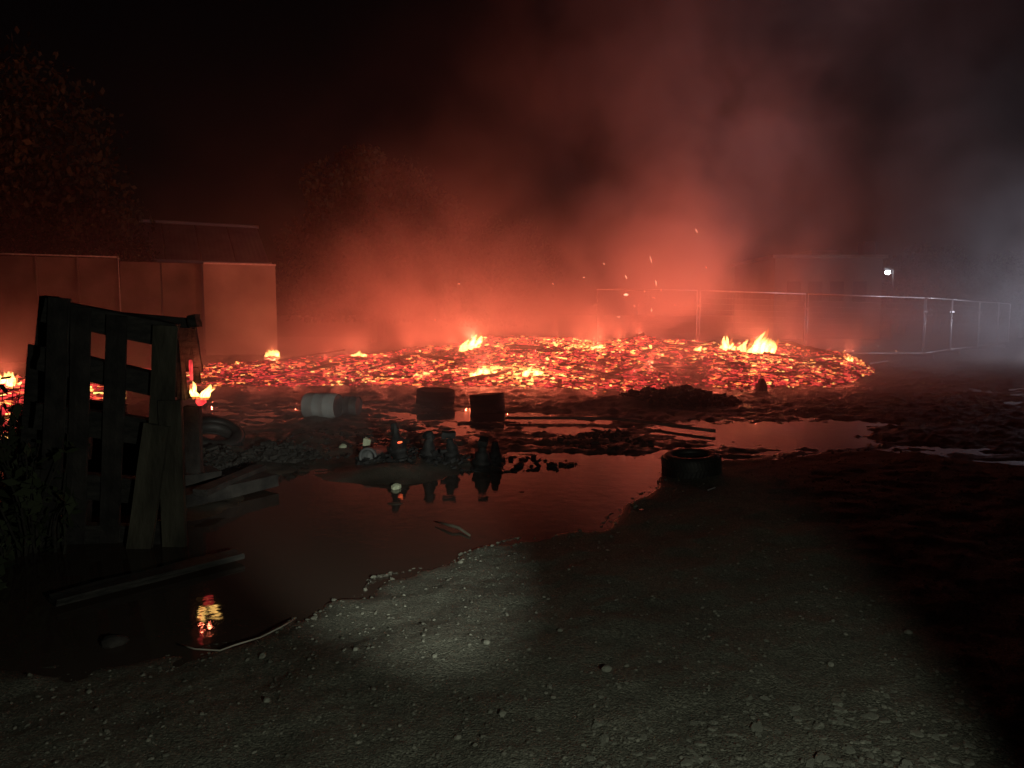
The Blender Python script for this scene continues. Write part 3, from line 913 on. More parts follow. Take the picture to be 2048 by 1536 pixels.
barn = empty('barn', (-15, 31, 0), 'low farm shed with a sloping roof rising behind the left wall', 'barn')
def bpt(x, y, z): return Vector((x + 15, y - 31, z))
E0 = Vector((-9.5, 30.2)); Dn = Vector((-7.1, -3.4)).normalized(); Nn = Vector((-3.4, 7.1)).normalized()
Lb = 16.0
def P3(s, n_, z): q = E0 + Dn * s + Nn * n_; return bpt(q.x, q.y, z)
bm = bmesh.new()
def box_pts(bm, lo, hi):
    vs = [bm.verts.new(p) for p in lo + hi]
    for f in ((3, 2, 1, 0), (4, 5, 6, 7), (0, 1, 5, 4), (1, 2, 6, 5), (2, 3, 7, 6), (3, 0, 4, 7)): bm.faces.new([vs[i] for i in f])
w0 = [P3(.3, .3, -.1), P3(Lb, .3, -.1), P3(Lb, 5.7, -.1), P3(.3, 5.7, -.1)]; w1 = [P3(.3, .3, 3.5), P3(Lb, .3, 3.5), P3(Lb, 5.7, 3.5), P3(.3, 5.7, 3.5)]
box_pts(bm, w0, w1)
g = [P3(.3, .3, 3.5), P3(.3, 5.7, 3.5), P3(.3, 3, 5.0)]; g2 = [P3(.42, .3, 3.5), P3(.42, 5.7, 3.5), P3(.42, 3, 5.0)]
A_ = [bm.verts.new(q) for q in g]; B_ = [bm.verts.new(q) for q in g2]
bm.faces.new(A_); bm.faces.new(B_[::-1])
for i in range(3): bm.faces.new((A_[i], A_[(i + 1) % 3], B_[(i + 1) % 3], B_[i]))
bm_obj('wall', bm, M_farwall, barn)
# roof: corrugated sheets, each a part
ns = 13
for i in range(ns):
    for side in (0, 1):
        bm = bmesh.new()
        s0 = Lb * i / ns + .02; s1 = Lb * (i + 1) / ns - .02
        k = 14
        rows = []
        for (n_, z) in (((-.35, 3.42), (3.0, 5.12)) if side == 0 else ((6.35, 3.42), (3.0, 5.12))):
            rows.append([bm.verts.new(P3(s0 + (s1 - s0) * j / k, n_, z + 0.010 * (j % 2) + 0.02 * (s0 / Lb) * 6)) for j in range(k + 1)])
        for j in range(k): bm.faces.new((rows[0][j], rows[0][j + 1], rows[1][j + 1], rows[1][j]))
        ext = bmesh.ops.solidify(bm, geom=bm.faces[:], thickness=0.02)
        bm_obj('roof_sheet', bm, M_roof, barn)
bm = bmesh.new(); tube(bm, [P3(-.05, 3, 5.17), P3(Lb, 3, 5.30)], .07, 8); bm_obj('ridge_cap', bm, M_roof, barn)
bm = bmesh.new(); tube(bm, [P3(-.05, -.4, 3.42), P3(Lb, -.4, 3.5)], .06, 8); bm_obj('gutter', bm, M_roof, barn)

# far right building with a stub chimney
hb = empty('far_building', (20, 50, 0), 'dark flat-topped building in the smoke beyond the fence, right of the thick plume', 'building')
bm = bmesh.new()
X0, X1 = U(1545) * 50, U(1758) * 50
def bx(bm, x0, x1, y0, y1, z0, z1): box_pts(bm, [Vector((x0, y0, z0)), Vector((x1, y0, z0)), Vector((x1, y1, z0)), Vector((x0, y1, z0))], [Vector((x0, y0, z1)), Vector((x1, y0, z1)), Vector((x1, y1, z1)), Vector((x0, y1, z1))])
bx(bm, X0 - 20, X1 - 20, 0, 9, -.2, 5.1); bm_obj('wall', bm, M_farwall, hb)
bm = bmesh.new(); bx(bm, X0 - 20.25, X1 - 19.8, -.3, 9.3, 5.103, 5.3); bm_obj('roof', bm, M_roof, hb)
bm = bmesh.new(); bx(bm, U(1640) * 50 - 20, U(1700) * 50 - 20, 2, 6, 5.303, 5.75); bm_obj('roof_box', bm, M_roof, hb)
bm = bmesh.new(); bx(bm, U(1735) * 50 - 20, U(1757) * 50 - 20, 1, 2, 5.303, 6.25); bm_obj('chimney', bm, M_farwall, hb)
for i, px in enumerate((1570, 1612, 1655, 1700)):
    x0 = U(px) * 50 - 20
    bm = bmesh.new(); bx(bm, x0, x0 + .9, -.04, .02, 2.3, 3.6)
    bm_obj('window', bm, M_blackmetal, hb)

# small white lamp on a pole
lp = at_y(1775, 545, 47.0)
lr = empty('street_lamp', (lp.x, lp.y, 0), 'small bright white lamp shining beyond the fence at the right', 'lamp')
bm = bmesh.new(); tube(bm, [(0.35, 0, -.1), (0.35, 0, lp.z + .1), (0.3, 0, lp.z + .22), (0.1, 0, lp.z + .24)], .05, 8); bm_obj('pole', bm, M_blackmetal, lr)
bm = bmesh.new(); add_box(bm, Matrix.Translation((0, .05, lp.z + .2)) @ Matrix.Rotation(.2, 4, 'Y'), .45, .25, .1); bm_obj('lamp_head', bm, M_blackmetal, lr)
bm = bmesh.new(); bmesh.ops.create_icosphere(bm, subdivisions=2, radius=.13)
for v in bm.verts: v.co = Vector((v.co.x * 1.35, v.co.y - .02, v.co.z * .9 + lp.z))
bm_obj('lamp_lens', bm, M_lampglass, lr, smooth=True)
L = lamp('street_lamp_light', 'POINT', (0, -.3, lp.z), (.86, .93, 1), 40, .02); L.parent = lr

# the work light outside the frame at the right
wl = empty('work_light', (20.75, 22.7, 0), 'white work light on a tripod outside the right edge of the frame', 'work light')
bm = bmesh.new(); add_box(bm, Matrix.Translation((.06, -.06, 1.75)) @ Matrix.Rotation(math.radians(40), 4, 'Z'), .34, .1, .26); bm_obj('lamp_head', bm, M_blackmetal, wl)
for k in range(3):
    a = k * 2.09; bm = bmesh.new(); tube(bm, [(0.06, -.06, 1.3), (math.cos(a) * .5, math.sin(a) * .5, 0.02)], .015, 6); bm_obj('leg', bm, M_galv, wl)
bm = bmesh.new(); tube(bm, [(0.06, -.06, 1.2), (.06, -.06, 1.66)], .02, 6); bm_obj('pole', bm, M_galv, wl)

# ------------------------------------------------------------------ trees
def tree(x, y, h, cr, cz, label, mat=M_leafdark, nleaf=9000, leaf=.14, seed=1, trunk=.22, flat=.8, gaps=.45, name='tree'):
    r_ = np.random.default_rng(seed)
    rnd = random.Random(seed)
    root = empty(name, (x, y, 0), label, 'tree')
    bm = bmesh.new()
    tube(bm, [(0, 0, -.2), (.1, 0, cz * .4), (-.05, .1, cz * .8), (0, 0, cz + cr * .4)], trunk, 8, True, [trunk * 1.2, trunk, trunk * .7, trunk * .2])
    for i in range(16):
        a = rnd.uniform(0, 6.28); z0 = rnd.uniform(cz * .45, cz * 1.0); rr = cr * rnd.uniform(.5, .95)
        e = Vector((math.cos(a) * rr, math.sin(a) * rr * .8, z0 + rnd.uniform(.2, 1.0) * cr * .7))
        mid = Vector((e.x * .45, e.y * .45, z0 + (e.z - z0) * .35))
        tube(bm, [(0, 0, z0), mid, e], .05, 5, True, [trunk * .4, trunk * .22, .02])
    bm_obj('trunk', bm, M_bark, root)
    # leaf clumps
    nc = 60
    cc = r_.normal(0, 1, (nc, 3)); cc /= np.linalg.norm(cc, axis=1)[:, None]
    cc *= (cr * r_.uniform(.35, 1.0, nc) ** .6)[:, None]; cc[:, 2] *= flat; cc[:, 1] *= .8
    cs = cr * r_.uniform(.14, .32, nc)
    k = r_.integers(0, nc, nleaf)
    d = r_.normal(0, 1, (nleaf, 3)); d /= np.linalg.norm(d, axis=1)[:, None]
    pos = cc[k] + d * (cs[k] * r_.uniform(.55, 1.25, nleaf) ** 1)[:, None]; pos[:, 2] += cz
    pos = pos[pos[:, 2] > cz * .25]; nl = len(pos)
    rot = rotmats(nl, 2.0)
    Q = np.array([[-.5, 0, 0], [0, -.28, .05], [.5, 0, 0], [0, .28, -.05]])
    v = np.einsum('nij,nkj->nki', rot, Q[None] * (leaf * r_.uniform(.6, 1.4, nl))[:, None, None]) + pos[:, None, :]
    f = np.arange(nl * 4).reshape(-1, 4)
    link_mesh('crown', arr_mesh('crown', v.reshape(-1, 3), f), mat, root)
    return root
tree(-20.5, 28.3, 9, 6.6, 5.2, 'big leafy tree rising above the wall at the far left', M_leafdark, 30000, .27, 3, .35, .72)
tree(-14.9, 26.9, 5, 2.0, 3.7, 'small bushy tree between the big left tree and the shed roof', M_leafdark, 7000, .18, 8, .15, .7)
tree(-6.2, 35.5, 9, 4.3, 4.6, 'dark rounded tree standing in the smoke right of the shed', M_leafdark, 22000, .26, 5, .3, 1.0)
tree(-1.0, 40, 7, 3.6, 3.2, 'low dark tree hidden behind the middle of the smoke', M_leafdark, 8000, .18, 6, .25, .8)
tree(U(1870) * 58, 58, 6, 4.2, 3.2, 'dark tree in the smoke right of the small white lamp', M_leafdark, 9000, .2, 9, .25, .8)
tree(U(1800) * 62, 62, 6, 3.0, 3.0, 'low round tree just beneath and beyond the small white lamp', M_leafdark, 6000, .2, 10, .25, .8)
tree(U(2045) * 52, 52, 6, 3.4, 2.9, 'dark bushy tree at the right edge of the frame', M_leafdark, 8000, .18, 11, .25, .8)
tree(U(1960) * 68, 68, 6, 3.6, 2.8, 'small dark tree between two larger ones at the far right', M_leafdark, 6000, .2, 12, .25, .8)

# ------------------------------------------------------------------ standing pallets at the left
def plank(root, name, p0, p1, y0, y1, w, th, mat=M_wooddark, jit=0.004, cuts=2, wdir=None):
    """board whose centre line runs from pixel p0 at distance y0 to p1 at y1; w = visible width (m), th = depth"""
    a = at_y(*p0, y0) - root.location; b = at_y(*p1, y1) - root.location
    x = (b - a).normalized(); yv = Vector((0, 1, 0)) if wdir is None else Vector(wdir)
    z = x.cross(yv).normalized(); yv = z.cross(x).normalized()
    M = Matrix((x, yv, z)).transposed().to_4x4(); M.translation = (a + b) / 2
    bm = bmesh.new(); add_box(bm, M, (b - a).length, th, w, jit, cuts)
    return bm_obj(name, bm, mat, root)
K = lambda wpx, d: wpx / F_PX * d
pa = empty('wooden_pallet', (-2.6, 5.0, 0), 'charred wooden pallet standing upright nearest the camera, with two open squares', 'pallet', 'pallets stood on edge at the left')
plank(pa, 'rail', (92, 620), (352, 672), 4.95, 5.05, K(48, 5), .09, M_char)
plank(pa, 'rail', (84, 716), (345, 776), 4.95, 5.05, K(46, 5), .09, M_char)
plank(pa, 'rail', (76, 830), (335, 868), 4.95, 5.05, K(52, 5), .09, M_char)
plank(pa, 'rail', (70, 960), (330, 985), 4.93, 5.03, K(50, 5), .09, M_char)
plank(pa, 'rail', (70, 1072), (325, 1075), 4.9, 5.0, K(52, 5), .09, M_char)
plank(pa, 'board', (118, 596), (96, 1120), 4.88, 4.88, K(40, 4.9), .022, M_wooddark)
plank(pa, 'board', (163, 615), (150, 1110), 4.90, 4.90, K(38, 4.9), .022, M_wooddark)
plank(pa, 'board', (234, 632), (218, 1105), 4.92, 4.92, K(40, 4.9), .022, M_wooddark)
plank(pa, 'board', (330, 652), (322, 905), 4.94, 4.90, K(48, 4.9), .03, M_wood)
plank(pa, 'board', (315, 850), (276, 1112), 4.86, 4.80, K(50, 4.9), .03, M_wood, wdir=(0, 1, 0))
plank(pa, 'board', (340, 800), (350, 1108), 4.90, 4.84, K(46, 4.9), .03, M_wood)
plank(pa, 'block', (312, 1040), (312, 1088), 4.95, 4.93, K(44, 4.9), .09, M_char)
pb_ = empty('wooden_pallet', (-2.2, 5.9, 0), 'burning pallet behind the nearest one, its right post glowing and flaming', 'pallet', 'pallets stood on edge at the left')
plank(pb_, 'rail', (140, 628), (392, 650), 5.9, 6.0, K(24, 6), .07, M_char)
plank(pb_, 'end_block', (380, 644), (397, 641), 5.92, 5.92, K(24, 6), .10, M_char)
plank(pb_, 'board', (374, 655), (389, 742), 5.96, 6.1, K(34, 6), .03, M_char)
plank(pb_, 'board', (392, 735), (394, 765), 6.08, 6.1, K(14, 6), .03, M_char)
plank(pb_, 'post', (350, 655), (366, 800), 6.0, 6.0, K(16, 6), .07, M_char)
plank(pb_, 'post', (384, 812), (390, 945), 6.1, 6.1, K(30, 6), .07, M_wooddark)
plank(pb_, 'shelf_rail', (345, 786), (398, 790), 6.1, 6.1, K(12, 6), .1, M_char)
plank(pb_, 'board', (148, 640), (146, 960), 5.9, 5.9, K(50, 6), .03, M_char)
plank(pb_, 'rail', (140, 815), (250, 830), 5.9, 6.0, K(40, 6), .07, M_char)
for yy in (885, 930, 975, 1010):
    plank(pb_, 'board', (110, yy), (352, yy + 8), 5.7, 5.8, K(48, 6), .025, M_char)
plank(pb_, 'board', (112, 700), (168, 704), 5.7, 5.7, K(150, 6), .025, M_char)
plank(pb_, 'board', (214, 800), (256, 860), 5.72, 5.72, K(36, 6), .025, M_char)
pc = empty('wooden_pallet', (-3.0, 5.4, 0), 'black pallet leaning at the far left end of the standing row', 'pallet', 'pallets stood on edge at the left')
plank(pc, 'post', (104, 594), (62, 1090), 5.3, 5.0, K(38, 5.3), .08, M_char)
plank(pc, 'board', (80, 690), (50, 1090), 5.2, 5.0, K(44, 5.3), .03, M_char)
plank(pc, 'board', (126, 660), (110, 1090), 5.35, 5.1, K(60, 5.3), .03, M_char)
plank(pc, 'rail', (60, 880), (180, 890), 5.3, 5.3, K(60, 5.3), .06, M_char)
plank(pc, 'rail', (92, 604), (142, 606), 5.25, 5.3, K(16, 5.3), .08, M_char)
plank(pc, 'rail', (60, 1000), (180, 1010), 5.2, 5.2, K(80, 5.3), .06, M_char)
# glowing ember strip on the rear post, and its flames
def glow_piece(p0, p1, y0, w, label, heat_):
    a = at_y(*p0, y0); b = at_y(*p1, y0)
    bm = bmesh.new(); hv = bm.verts.layers.float.new('glow_level')
    tube(bm, [a, a.lerp(b, .33), a.lerp(b, .66), b], w / 2, 6, True, [w * .4, w * .5, w * .45, w * .4])
    for v in bm.verts: v[hv] = heat_ + random.uniform(-.14, .14)
    return bm_obj('glowing_wood', bm, M_ember)
g1 = glow_piece((381, 720), (383, 760), 5.95, K(8, 6), '', .47); g1.parent = pb_; g1.matrix_parent_inverse = pb_.matrix_world.inverted(); g1.location = Vector((0, 0, 0)) - Vector(pb_.location); g1.matrix_parent_inverse = Matrix.Identity(4)
g2 = glow_piece((395, 806), (409, 799), 6.0, K(18, 6), '', .56); g2.location = -Vector(pb_.location); g2.parent = pb_
g3 = glow_piece((384, 768), (386, 786), 5.98, K(8, 6), '', .7); g3.location = -Vector(pb_.location); g3.parent = pb_
flame(at_y(391, 785, 5.95), 32, 14, 'left tongue of the small flame burning on the rear pallet post', 3, 2.0, (-.25, 0), 1.1, group='flames on the burning pallet')
flame(at_y(408, 787, 5.97), 34, 18, 'right tongue of the small flame burning on the rear pallet post', 3, 2.5, (.55, 0), 1.15, group='flames on the burning pallet')

# planks and timbers on the ground near the pallets
def ground_plank(p0, p1, w, th, label, mat=M_wooddark, z0=0.02, z1=0.02, name='plank', flat=True):
    a = on_z(*p0, z0 + th / 2); b = on_z(*p1, z1 + th / 2)
    M = frame_between(a, b)
    bm = bmesh.new()
    add_box(bm, M, (b - a).length, w, th, .004, 3)
    o = bm_obj(name, bm, mat)
    return tag(o, label, 'plank', 'loose timbers around the pallets')
ground_plank((105, 1200), (478, 1108), .13, .035, 'long timber lying in front of the standing pallets', M_char, name='timber_beam')
ground_plank((340, 962), (432, 950), .3, .12, 'thick board end sticking out right of the pallets', M_wooddark, 0.06, 0.06)
ground_plank((355, 1000), (540, 958), .22, .10, 'lower plank slanting away right of the pallets', M_wooddark, .03, .03)
ground_plank((400, 985), (520, 935), .12, .05, 'narrow plank resting behind the lower slanting plank', M_wooddark, .12, .12)
# dark rubble heap behind them
def rubble(px, py, rpx, hh, n, label, smin=.03, smax=.14, mat=M_blackmetal, ry=None, name='rubble'):
    p = on_z(px, py); rx = rpx / F_PX * p.y; ry = ry or rx * .6
    r = np.sqrt(rng.random(n)); a = rng.uniform(0, 6.283, n)
    x = p.x + r * np.cos(a) * rx; y = p.y + r * np.sin(a) * ry
    z, _ = height(x, y)
    z = np.maximum(z, -.01) + hh * (1 - r ** 2) * rng.random(n)
    L = smin + (smax - smin) * rng.random(n) ** 2
    v, f = scatter(BOXV, BOXF, np.stack([x, y, z], -1), np.stack([L, L * rng.uniform(.4, .9, n), L * rng.uniform(.2, .6, n)], -1), rotmats(n, .7), .25)
    o = link_mesh(name, arr_mesh(name, v, f), mat)
    return tag(o, label, 'rubble', kind='stuff')
rubble(560, 920, 80, .16, 420, 'low heap of black rubble right of the burning pallet', .02, .085, mat=M_char)
rubble(440, 935, 60, .2, 160, 'black rubble under the round tyre beside the pallets', .02, .09, mat=M_char)
rubble(1360, 812, 120, .10, 420, 'mound of dark earth and clinker in front of the smoky gap in the embers', .03, .16, M_char, .7)
rubble(1210, 885, 100, .02, 150, 'black debris patch in the middle of the puddles', .02, .09, M_char, .6)
rubble(680, 890, 110, .02, 260, 'broken debris on the torch-lit mud', .012, .05, M_wooddark, 1.2)
rubble(1010, 930, 160, .03, 120, 'dark crumbs around the row of black fittings', .02, .09, M_blackmetal, .4)

# ------------------------------------------------------------------ tyres
def tyre(loc, R=.3, w=.2, label='', rot=(0, 0, 0), name='tyre'):
    root = empty(name, loc, label, 'tyre'); root.rotation_euler = rot
    bm = bmesh.new()
    prof = [(R * .60, -w * .36), (R * .68, -w * .49), (R * .86, -w * .5), (R * .965, -w * .42), (R, -w * .3), (R, w * .3), (R * .965, w * .42), (R * .86, w * .5), (R * .68, w * .49), (R * .60, w * .36), (R * .63, w * .3), (R * .9, w * .36), (R * .93, 0), (R * .9, -w * .36), (R * .63, -w * .3)]
    prof.append(prof[0])
    rings = lathe(bm, prof, 40)
    bmesh.ops.remove_doubles(bm, verts=bm.verts, dist=1e-5)
    bm_obj('casing', bm, M_rubber, root, smooth=True)
    bm = bmesh.new()
    for k in range(48):
        a = 2 * math.pi * k / 48
        for s in (-1, 1):
            M = Matrix.Rotation(a + s * .03, 4, 'Z') @ Matrix.Translation((R + .002, 0, s * w * .2)) @ Matrix.Rotation(s * .35, 4, 'X')
            add_box(bm, M, .014, R * .09, w * .34)
    o = bm_obj('tread', bm, M_rubber, root); o['kind'] = 'stuff'
    return root
p = on_z(1382, 950); z = gz(p.x, p.y)
tyre((p.x, p.y, .10), .265, .21, 'black tyre lying flat at the water edge in the right middle ground', (math.radians(2), math.radians(-3), 0))
p = on_z(430, 905)
tyre((p.x, p.y, .17), .30, .2, 'dark tyre lying tilted on rubble behind the planks at left', (math.radians(18), math.radians(20), 0))

# ------------------------------------------------------------------ drums beyond the puddle
def drum(loc, R, L, label, mat, end_mat=None, rot=(0, 0, 0), cat='drum', name='drum', seg=28):
    root = empty(name, loc, label, cat); root.rotation_euler = rot
    bm = bmesh.new()
    prof = [(R * .96, 0), (R, .02), (R, L * .32), (R * 1.025, L * .335), (R, L * .35), (R, L * .64), (R * 1.025, L * .655), (R, L * .67), (R, L - .02), (R * .96, L)]
    lathe(bm, prof, seg, wob=R * .012); bm_obj('shell', bm, mat, root, smooth=True)
    for z, s in ((.012, -1), (L - .012, 1)):
        bm = bmesh.new(); r_ = lathe(bm, [(R * .955, z + s * .012), (R * .93, z), (R * .3, z), (.001, z)], seg)
        bm_obj('end_cap', bm, end_mat or mat, root)
    return root
p = on_z(607, 836); 
drum((p.x + .02, p.y + .1, .17), .185, .5, 'pale grey drum lying on its side in the torch beam', M_grey, M_greydark, (math.radians(90), 0, math.radians(78)), name='plastic_drum')
p = on_z(700, 836)
drum((p.x - .22, p.y + .32, .14), .15, .30, 'scorched grey bucket lying against the right end of the pale drum', M_greydark, M_greydark, (math.radians(90), 0, math.radians(80)), cat='bucket', name='bucket')
p = on_z(975, 826)
drum((p.x, p.y + .2, .0), .27, .27, 'black stub of a drum standing below the hottest centre of the embers', M_blackmetal, None, (math.radians(-3), math.radians(-4), 0), name='metal_drum')
p = on_z(868, 812)
drum((p.x, p.y + .2, .0), .32, .25, 'black drum half lost in mist, left of the clearer standing one', M_blackmetal, None, (math.radians(2), math.radians(3), 0), name='metal_drum')

# ------------------------------------------------------------------ row of black pipe fittings
def fitting(px, py, hpx, label, base=1.0, top='knob', tilt=(0, 0)):
    p = on_z(px, py); z = max(gz(p.x, p.y), 0) - .01
    H = hpx / F_PX * p.y
    root = empty('pipe_fitting', (p.x, p.y, z), label, 'pipe fitting', 'row of black pipe fittings on the mud'); root.rotation_euler = (tilt[0], tilt[1], random.uniform(0, 6))
    bm = bmesh.new(); lathe(bm, [(.001, 0), (.085 * base, 0), (.085 * base, .018), (.06 * base, .022)], 14, wob=.002); bm_obj('flange', bm, M_blackmetal, root)
    bm = bmesh.new(); lathe(bm, [(.062 * base, .015), (.066 * base, H * .2), (.085 * base, H * .24), (.085 * base, H * .32), (.066 * base, H * .35), (.062 * base, H * .52), (.045, H * .6), (.038, H * .72)], 8, wob=.013); bm_obj('body', bm, M_blackmetal, root, smooth=True)
    bm = bmesh.new()
    if top == 'box':
        add_box(bm, Matrix.Translation((0, 0, H * .74)) @ Matrix.Rotation(.12, 4, 'X'), .075, .06, H * .10, .006, 1)
        add_box(bm, Matrix.Translation((.012, 0, H * .88)) @ Matrix.Rotation(-.1, 4, 'Y'), .13, .085, H * .17, .008, 1)
    elif top == 'knob':
        lathe(bm, [(.03, H * .70), (.052, H * .73), (.060, H * .84), (.052, H * .95), (.03, H), (.001, H)], 6, wob=.014)
    else:
        lathe(bm, [(.035, H * .70), (.04, H * .8), (.028, H), (.001, H)], 7, wob=.007)
    bm_obj('cap', bm, M_blackmetal, root)
    bm = bmesh.new(); tube(bm, [(.04, 0, H * .35), (.1, 0, H * .36), (.11, 0, H * .36)], .024, 9, True, [.022, .022, .034]); bm_obj('outlet', bm, M_blackmetal, root)
    return root
f1 = fitting(802, 936, 76, 'tallest black fitting of the row, a red ember glowing on it', 1.25, 'spike', (0.10, .16))
fitting(857, 932, 62, 'crooked black fitting next right of the one with the ember', 1.05, 'knob', (0.12, .22))
fitting(905, 932, 66, 'slim black fitting with a square head, middle of the row', .95, 'box', (-.16, .1))
fitting(961, 940, 68, 'black fitting second from the right end of the row', 1.2, 'box', (0.1, -.12))
fitting(990, 932, 50, 'short black fitting at the right end of the row', 1.0, 'spike', (0, .1))
p = at_y(798, 885, on_z(802, 936).y - .07)
bm = bmesh.new(); hv = bm.verts.layers.float.new('glow_level'); tube(bm, [p + Vector((-.03, 0, -.005)), p, p + Vector((.03, 0, .006))], .011, 6, True, [.006, .012, .007])
for v in bm.verts: v[hv] = .8
tag(bm_obj('ember', bm, M_ember), 'single red ember glowing on the tallest black fitting', 'ember')
# open pipe lying on its side with a pale cap behind
p = on_z(738, 934)
root = empty('short_pipe', (p.x, p.y, .10), 'short grey pipe lying with its open end towards the camera', 'pipe'); root.rotation_euler = (math.radians(90), 0, math.radians(-18))
bm = bmesh.new(); rings = lathe(bm, [(.06, -.25), (.078, -.25), (.09, -.02), (.098, 0), (.098, .03), (.08, .035), (.07, .02), (.06, -.22)], 22); bm_obj('casing', bm, M_greydark, root, smooth=True)
bm = bmesh.new(); lathe(bm, [(.001, -.06), (.04, -.05), (.068, -.06)], 18); bm_obj('plug', bm, M_greydark, root)
p = on_z(728, 905, .06); bm = bmesh.new(); add_box(bm, Matrix.Translation((p.x, p.y + .15, .11)) @ Matrix.Rotation(.2, 4, 'Y'), .065, .1, .14, .008, 1)
tag(bm_obj('stone_block', bm, M_stone), 'upright pale block behind the short grey pipe', 'stone block')
rubble(820, 930, 110, .07, 190, 'dark scraps heaped around the feet of the black fittings', .015, .09, M_blackmetal, .35)

# ------------------------------------------------------------------ hose, wire and stick
bm = bmesh.new()
hp = [(1010, 836), (1080, 836), (1150, 836), (1235, 838), (1300, 845), (1350, 852), (1430, 862)]
tube(bm, [on_z(a, b_, .05) + Vector((0, 0, 0)) for a, b_ in hp], .022, 7)
tag(bm_obj('hose', bm, M_hose, smooth=True), 'thin hose lying straight across the mud behind the puddle', 'hose')
bm = bmesh.new()
wp = [(362, 1290), (390, 1298), (440, 1301), (470, 1290), (520, 1275), (560, 1255), (590, 1238)]
tube(bm, [on_z(a, b_, .03 + .01 * (i % 2)) for i, (a, b_) in enumerate(wp)], .004, 5)
tag(bm_obj('wire', bm, M_wire, smooth=True), 'bent pale wire lying on the edge of the gravel below the flame reflection', 'wire')
bm = bmesh.new()
tube(bm, [on_z(870, 1043, .02), on_z(905, 1052, .03), on_z(918, 1056, .02), on_z(940, 1071, .01)], .01, 6, True, [.005, .012, .012, .008])
tag(bm_obj('stick', bm, M_wood, smooth=True), 'pale crooked stick floating in the dark puddle', 'stick')
bm = bmesh.new()
tube(bm, [on_z(1416, 980, .06), on_z(1430, 975, .065)], .006, 5)
tag(bm_obj('metal_shard', bm, M_galv), 'short shiny metal shard on dark gravel right of the tyre', 'metal shard')
bm = bmesh.new()
tube(bm, [on_z(1738, 727, .1), on_z(1775, 721, .14)], .03, 6)
tag(bm_obj('metal_rod', bm, M_galv), 'pale rod lying at the right tip of the ember mound', 'rod')

# ------------------------------------------------------------------ dark weeds at the left edge
def weeds(name, x, y, n, hmax, spread, label, seed):
    rnd = random.Random(seed)
    root = empty(name, (x, y, 0), label, 'bush')
    bm = bmesh.new(); leaves = []
    for i in range(n):
        a = rnd.uniform(0, 6.28); r0 = spread * rnd.random() * .5
        p = Vector((math.cos(a) * r0, math.sin(a) * r0, -.05)); h = hmax * rnd.uniform(.45, 1)
        lean = Vector((math.cos(a), math.sin(a), 0)) * rnd.uniform(.1, .5) * spread
        pts = [p + lean * (t ** 1.6) + Vector((math.sin(t * 5 + i) * .02, 0, h * t * (1 - .15 * t))) for t in (0, .25, .5, .75, 1)]
        tube(bm, pts, .006, 4, False, [.009, .007, .006, .004, .002])
        for k in range(14):
            t = rnd.uniform(.15, 1); q = p + lean * (t ** 1.6) + Vector((0, 0, h * t * (1 - .15 * t)))
            leaves.append(q + Vector((rnd.uniform(-.07, .07), rnd.uniform(-.07, .07), rnd.uniform(-.03, .05))))
    bm_obj('stems', bm, M_twig, root)
    P = np.array([l[:] for l in leaves]); nl = len(P)
    Q = np.array([[-.5, 0, 0], [0, -.25, .06], [.5, 0, 0], [0, .25, -.06]])
    rot = rotmats(nl, 1.6)
    v = np.einsum('nij,nkj->nki', rot, Q[None] * (rng.uniform(.04, .13, nl))[:, None, None]) + P[:, None, :]
    link_mesh('foliage', arr_mesh('foliage', v.reshape(-1, 3), np.arange(nl * 4).reshape(-1, 4)), M_leafdark, root)
weeds('bramble_bush', -3.55, 5.2, 26, 1.42, .45, 'thorny bush with small leaves against the glow at the left edge', 1)
weeds('bramble_bush', -3.05, 4.75, 30, .95, .5, 'low dark bush at the foot of the leftmost pallet', 2)
weeds('bramble_bush', -2.95, 3.9, 26, .55, .5, 'low black weeds in the dark lower left corner', 3)
weeds('bramble_bush', -3.9, 5.9, 24, 1.15, .5, 'black leafy bush half outside the left edge, in front of the left ember heap', 4)

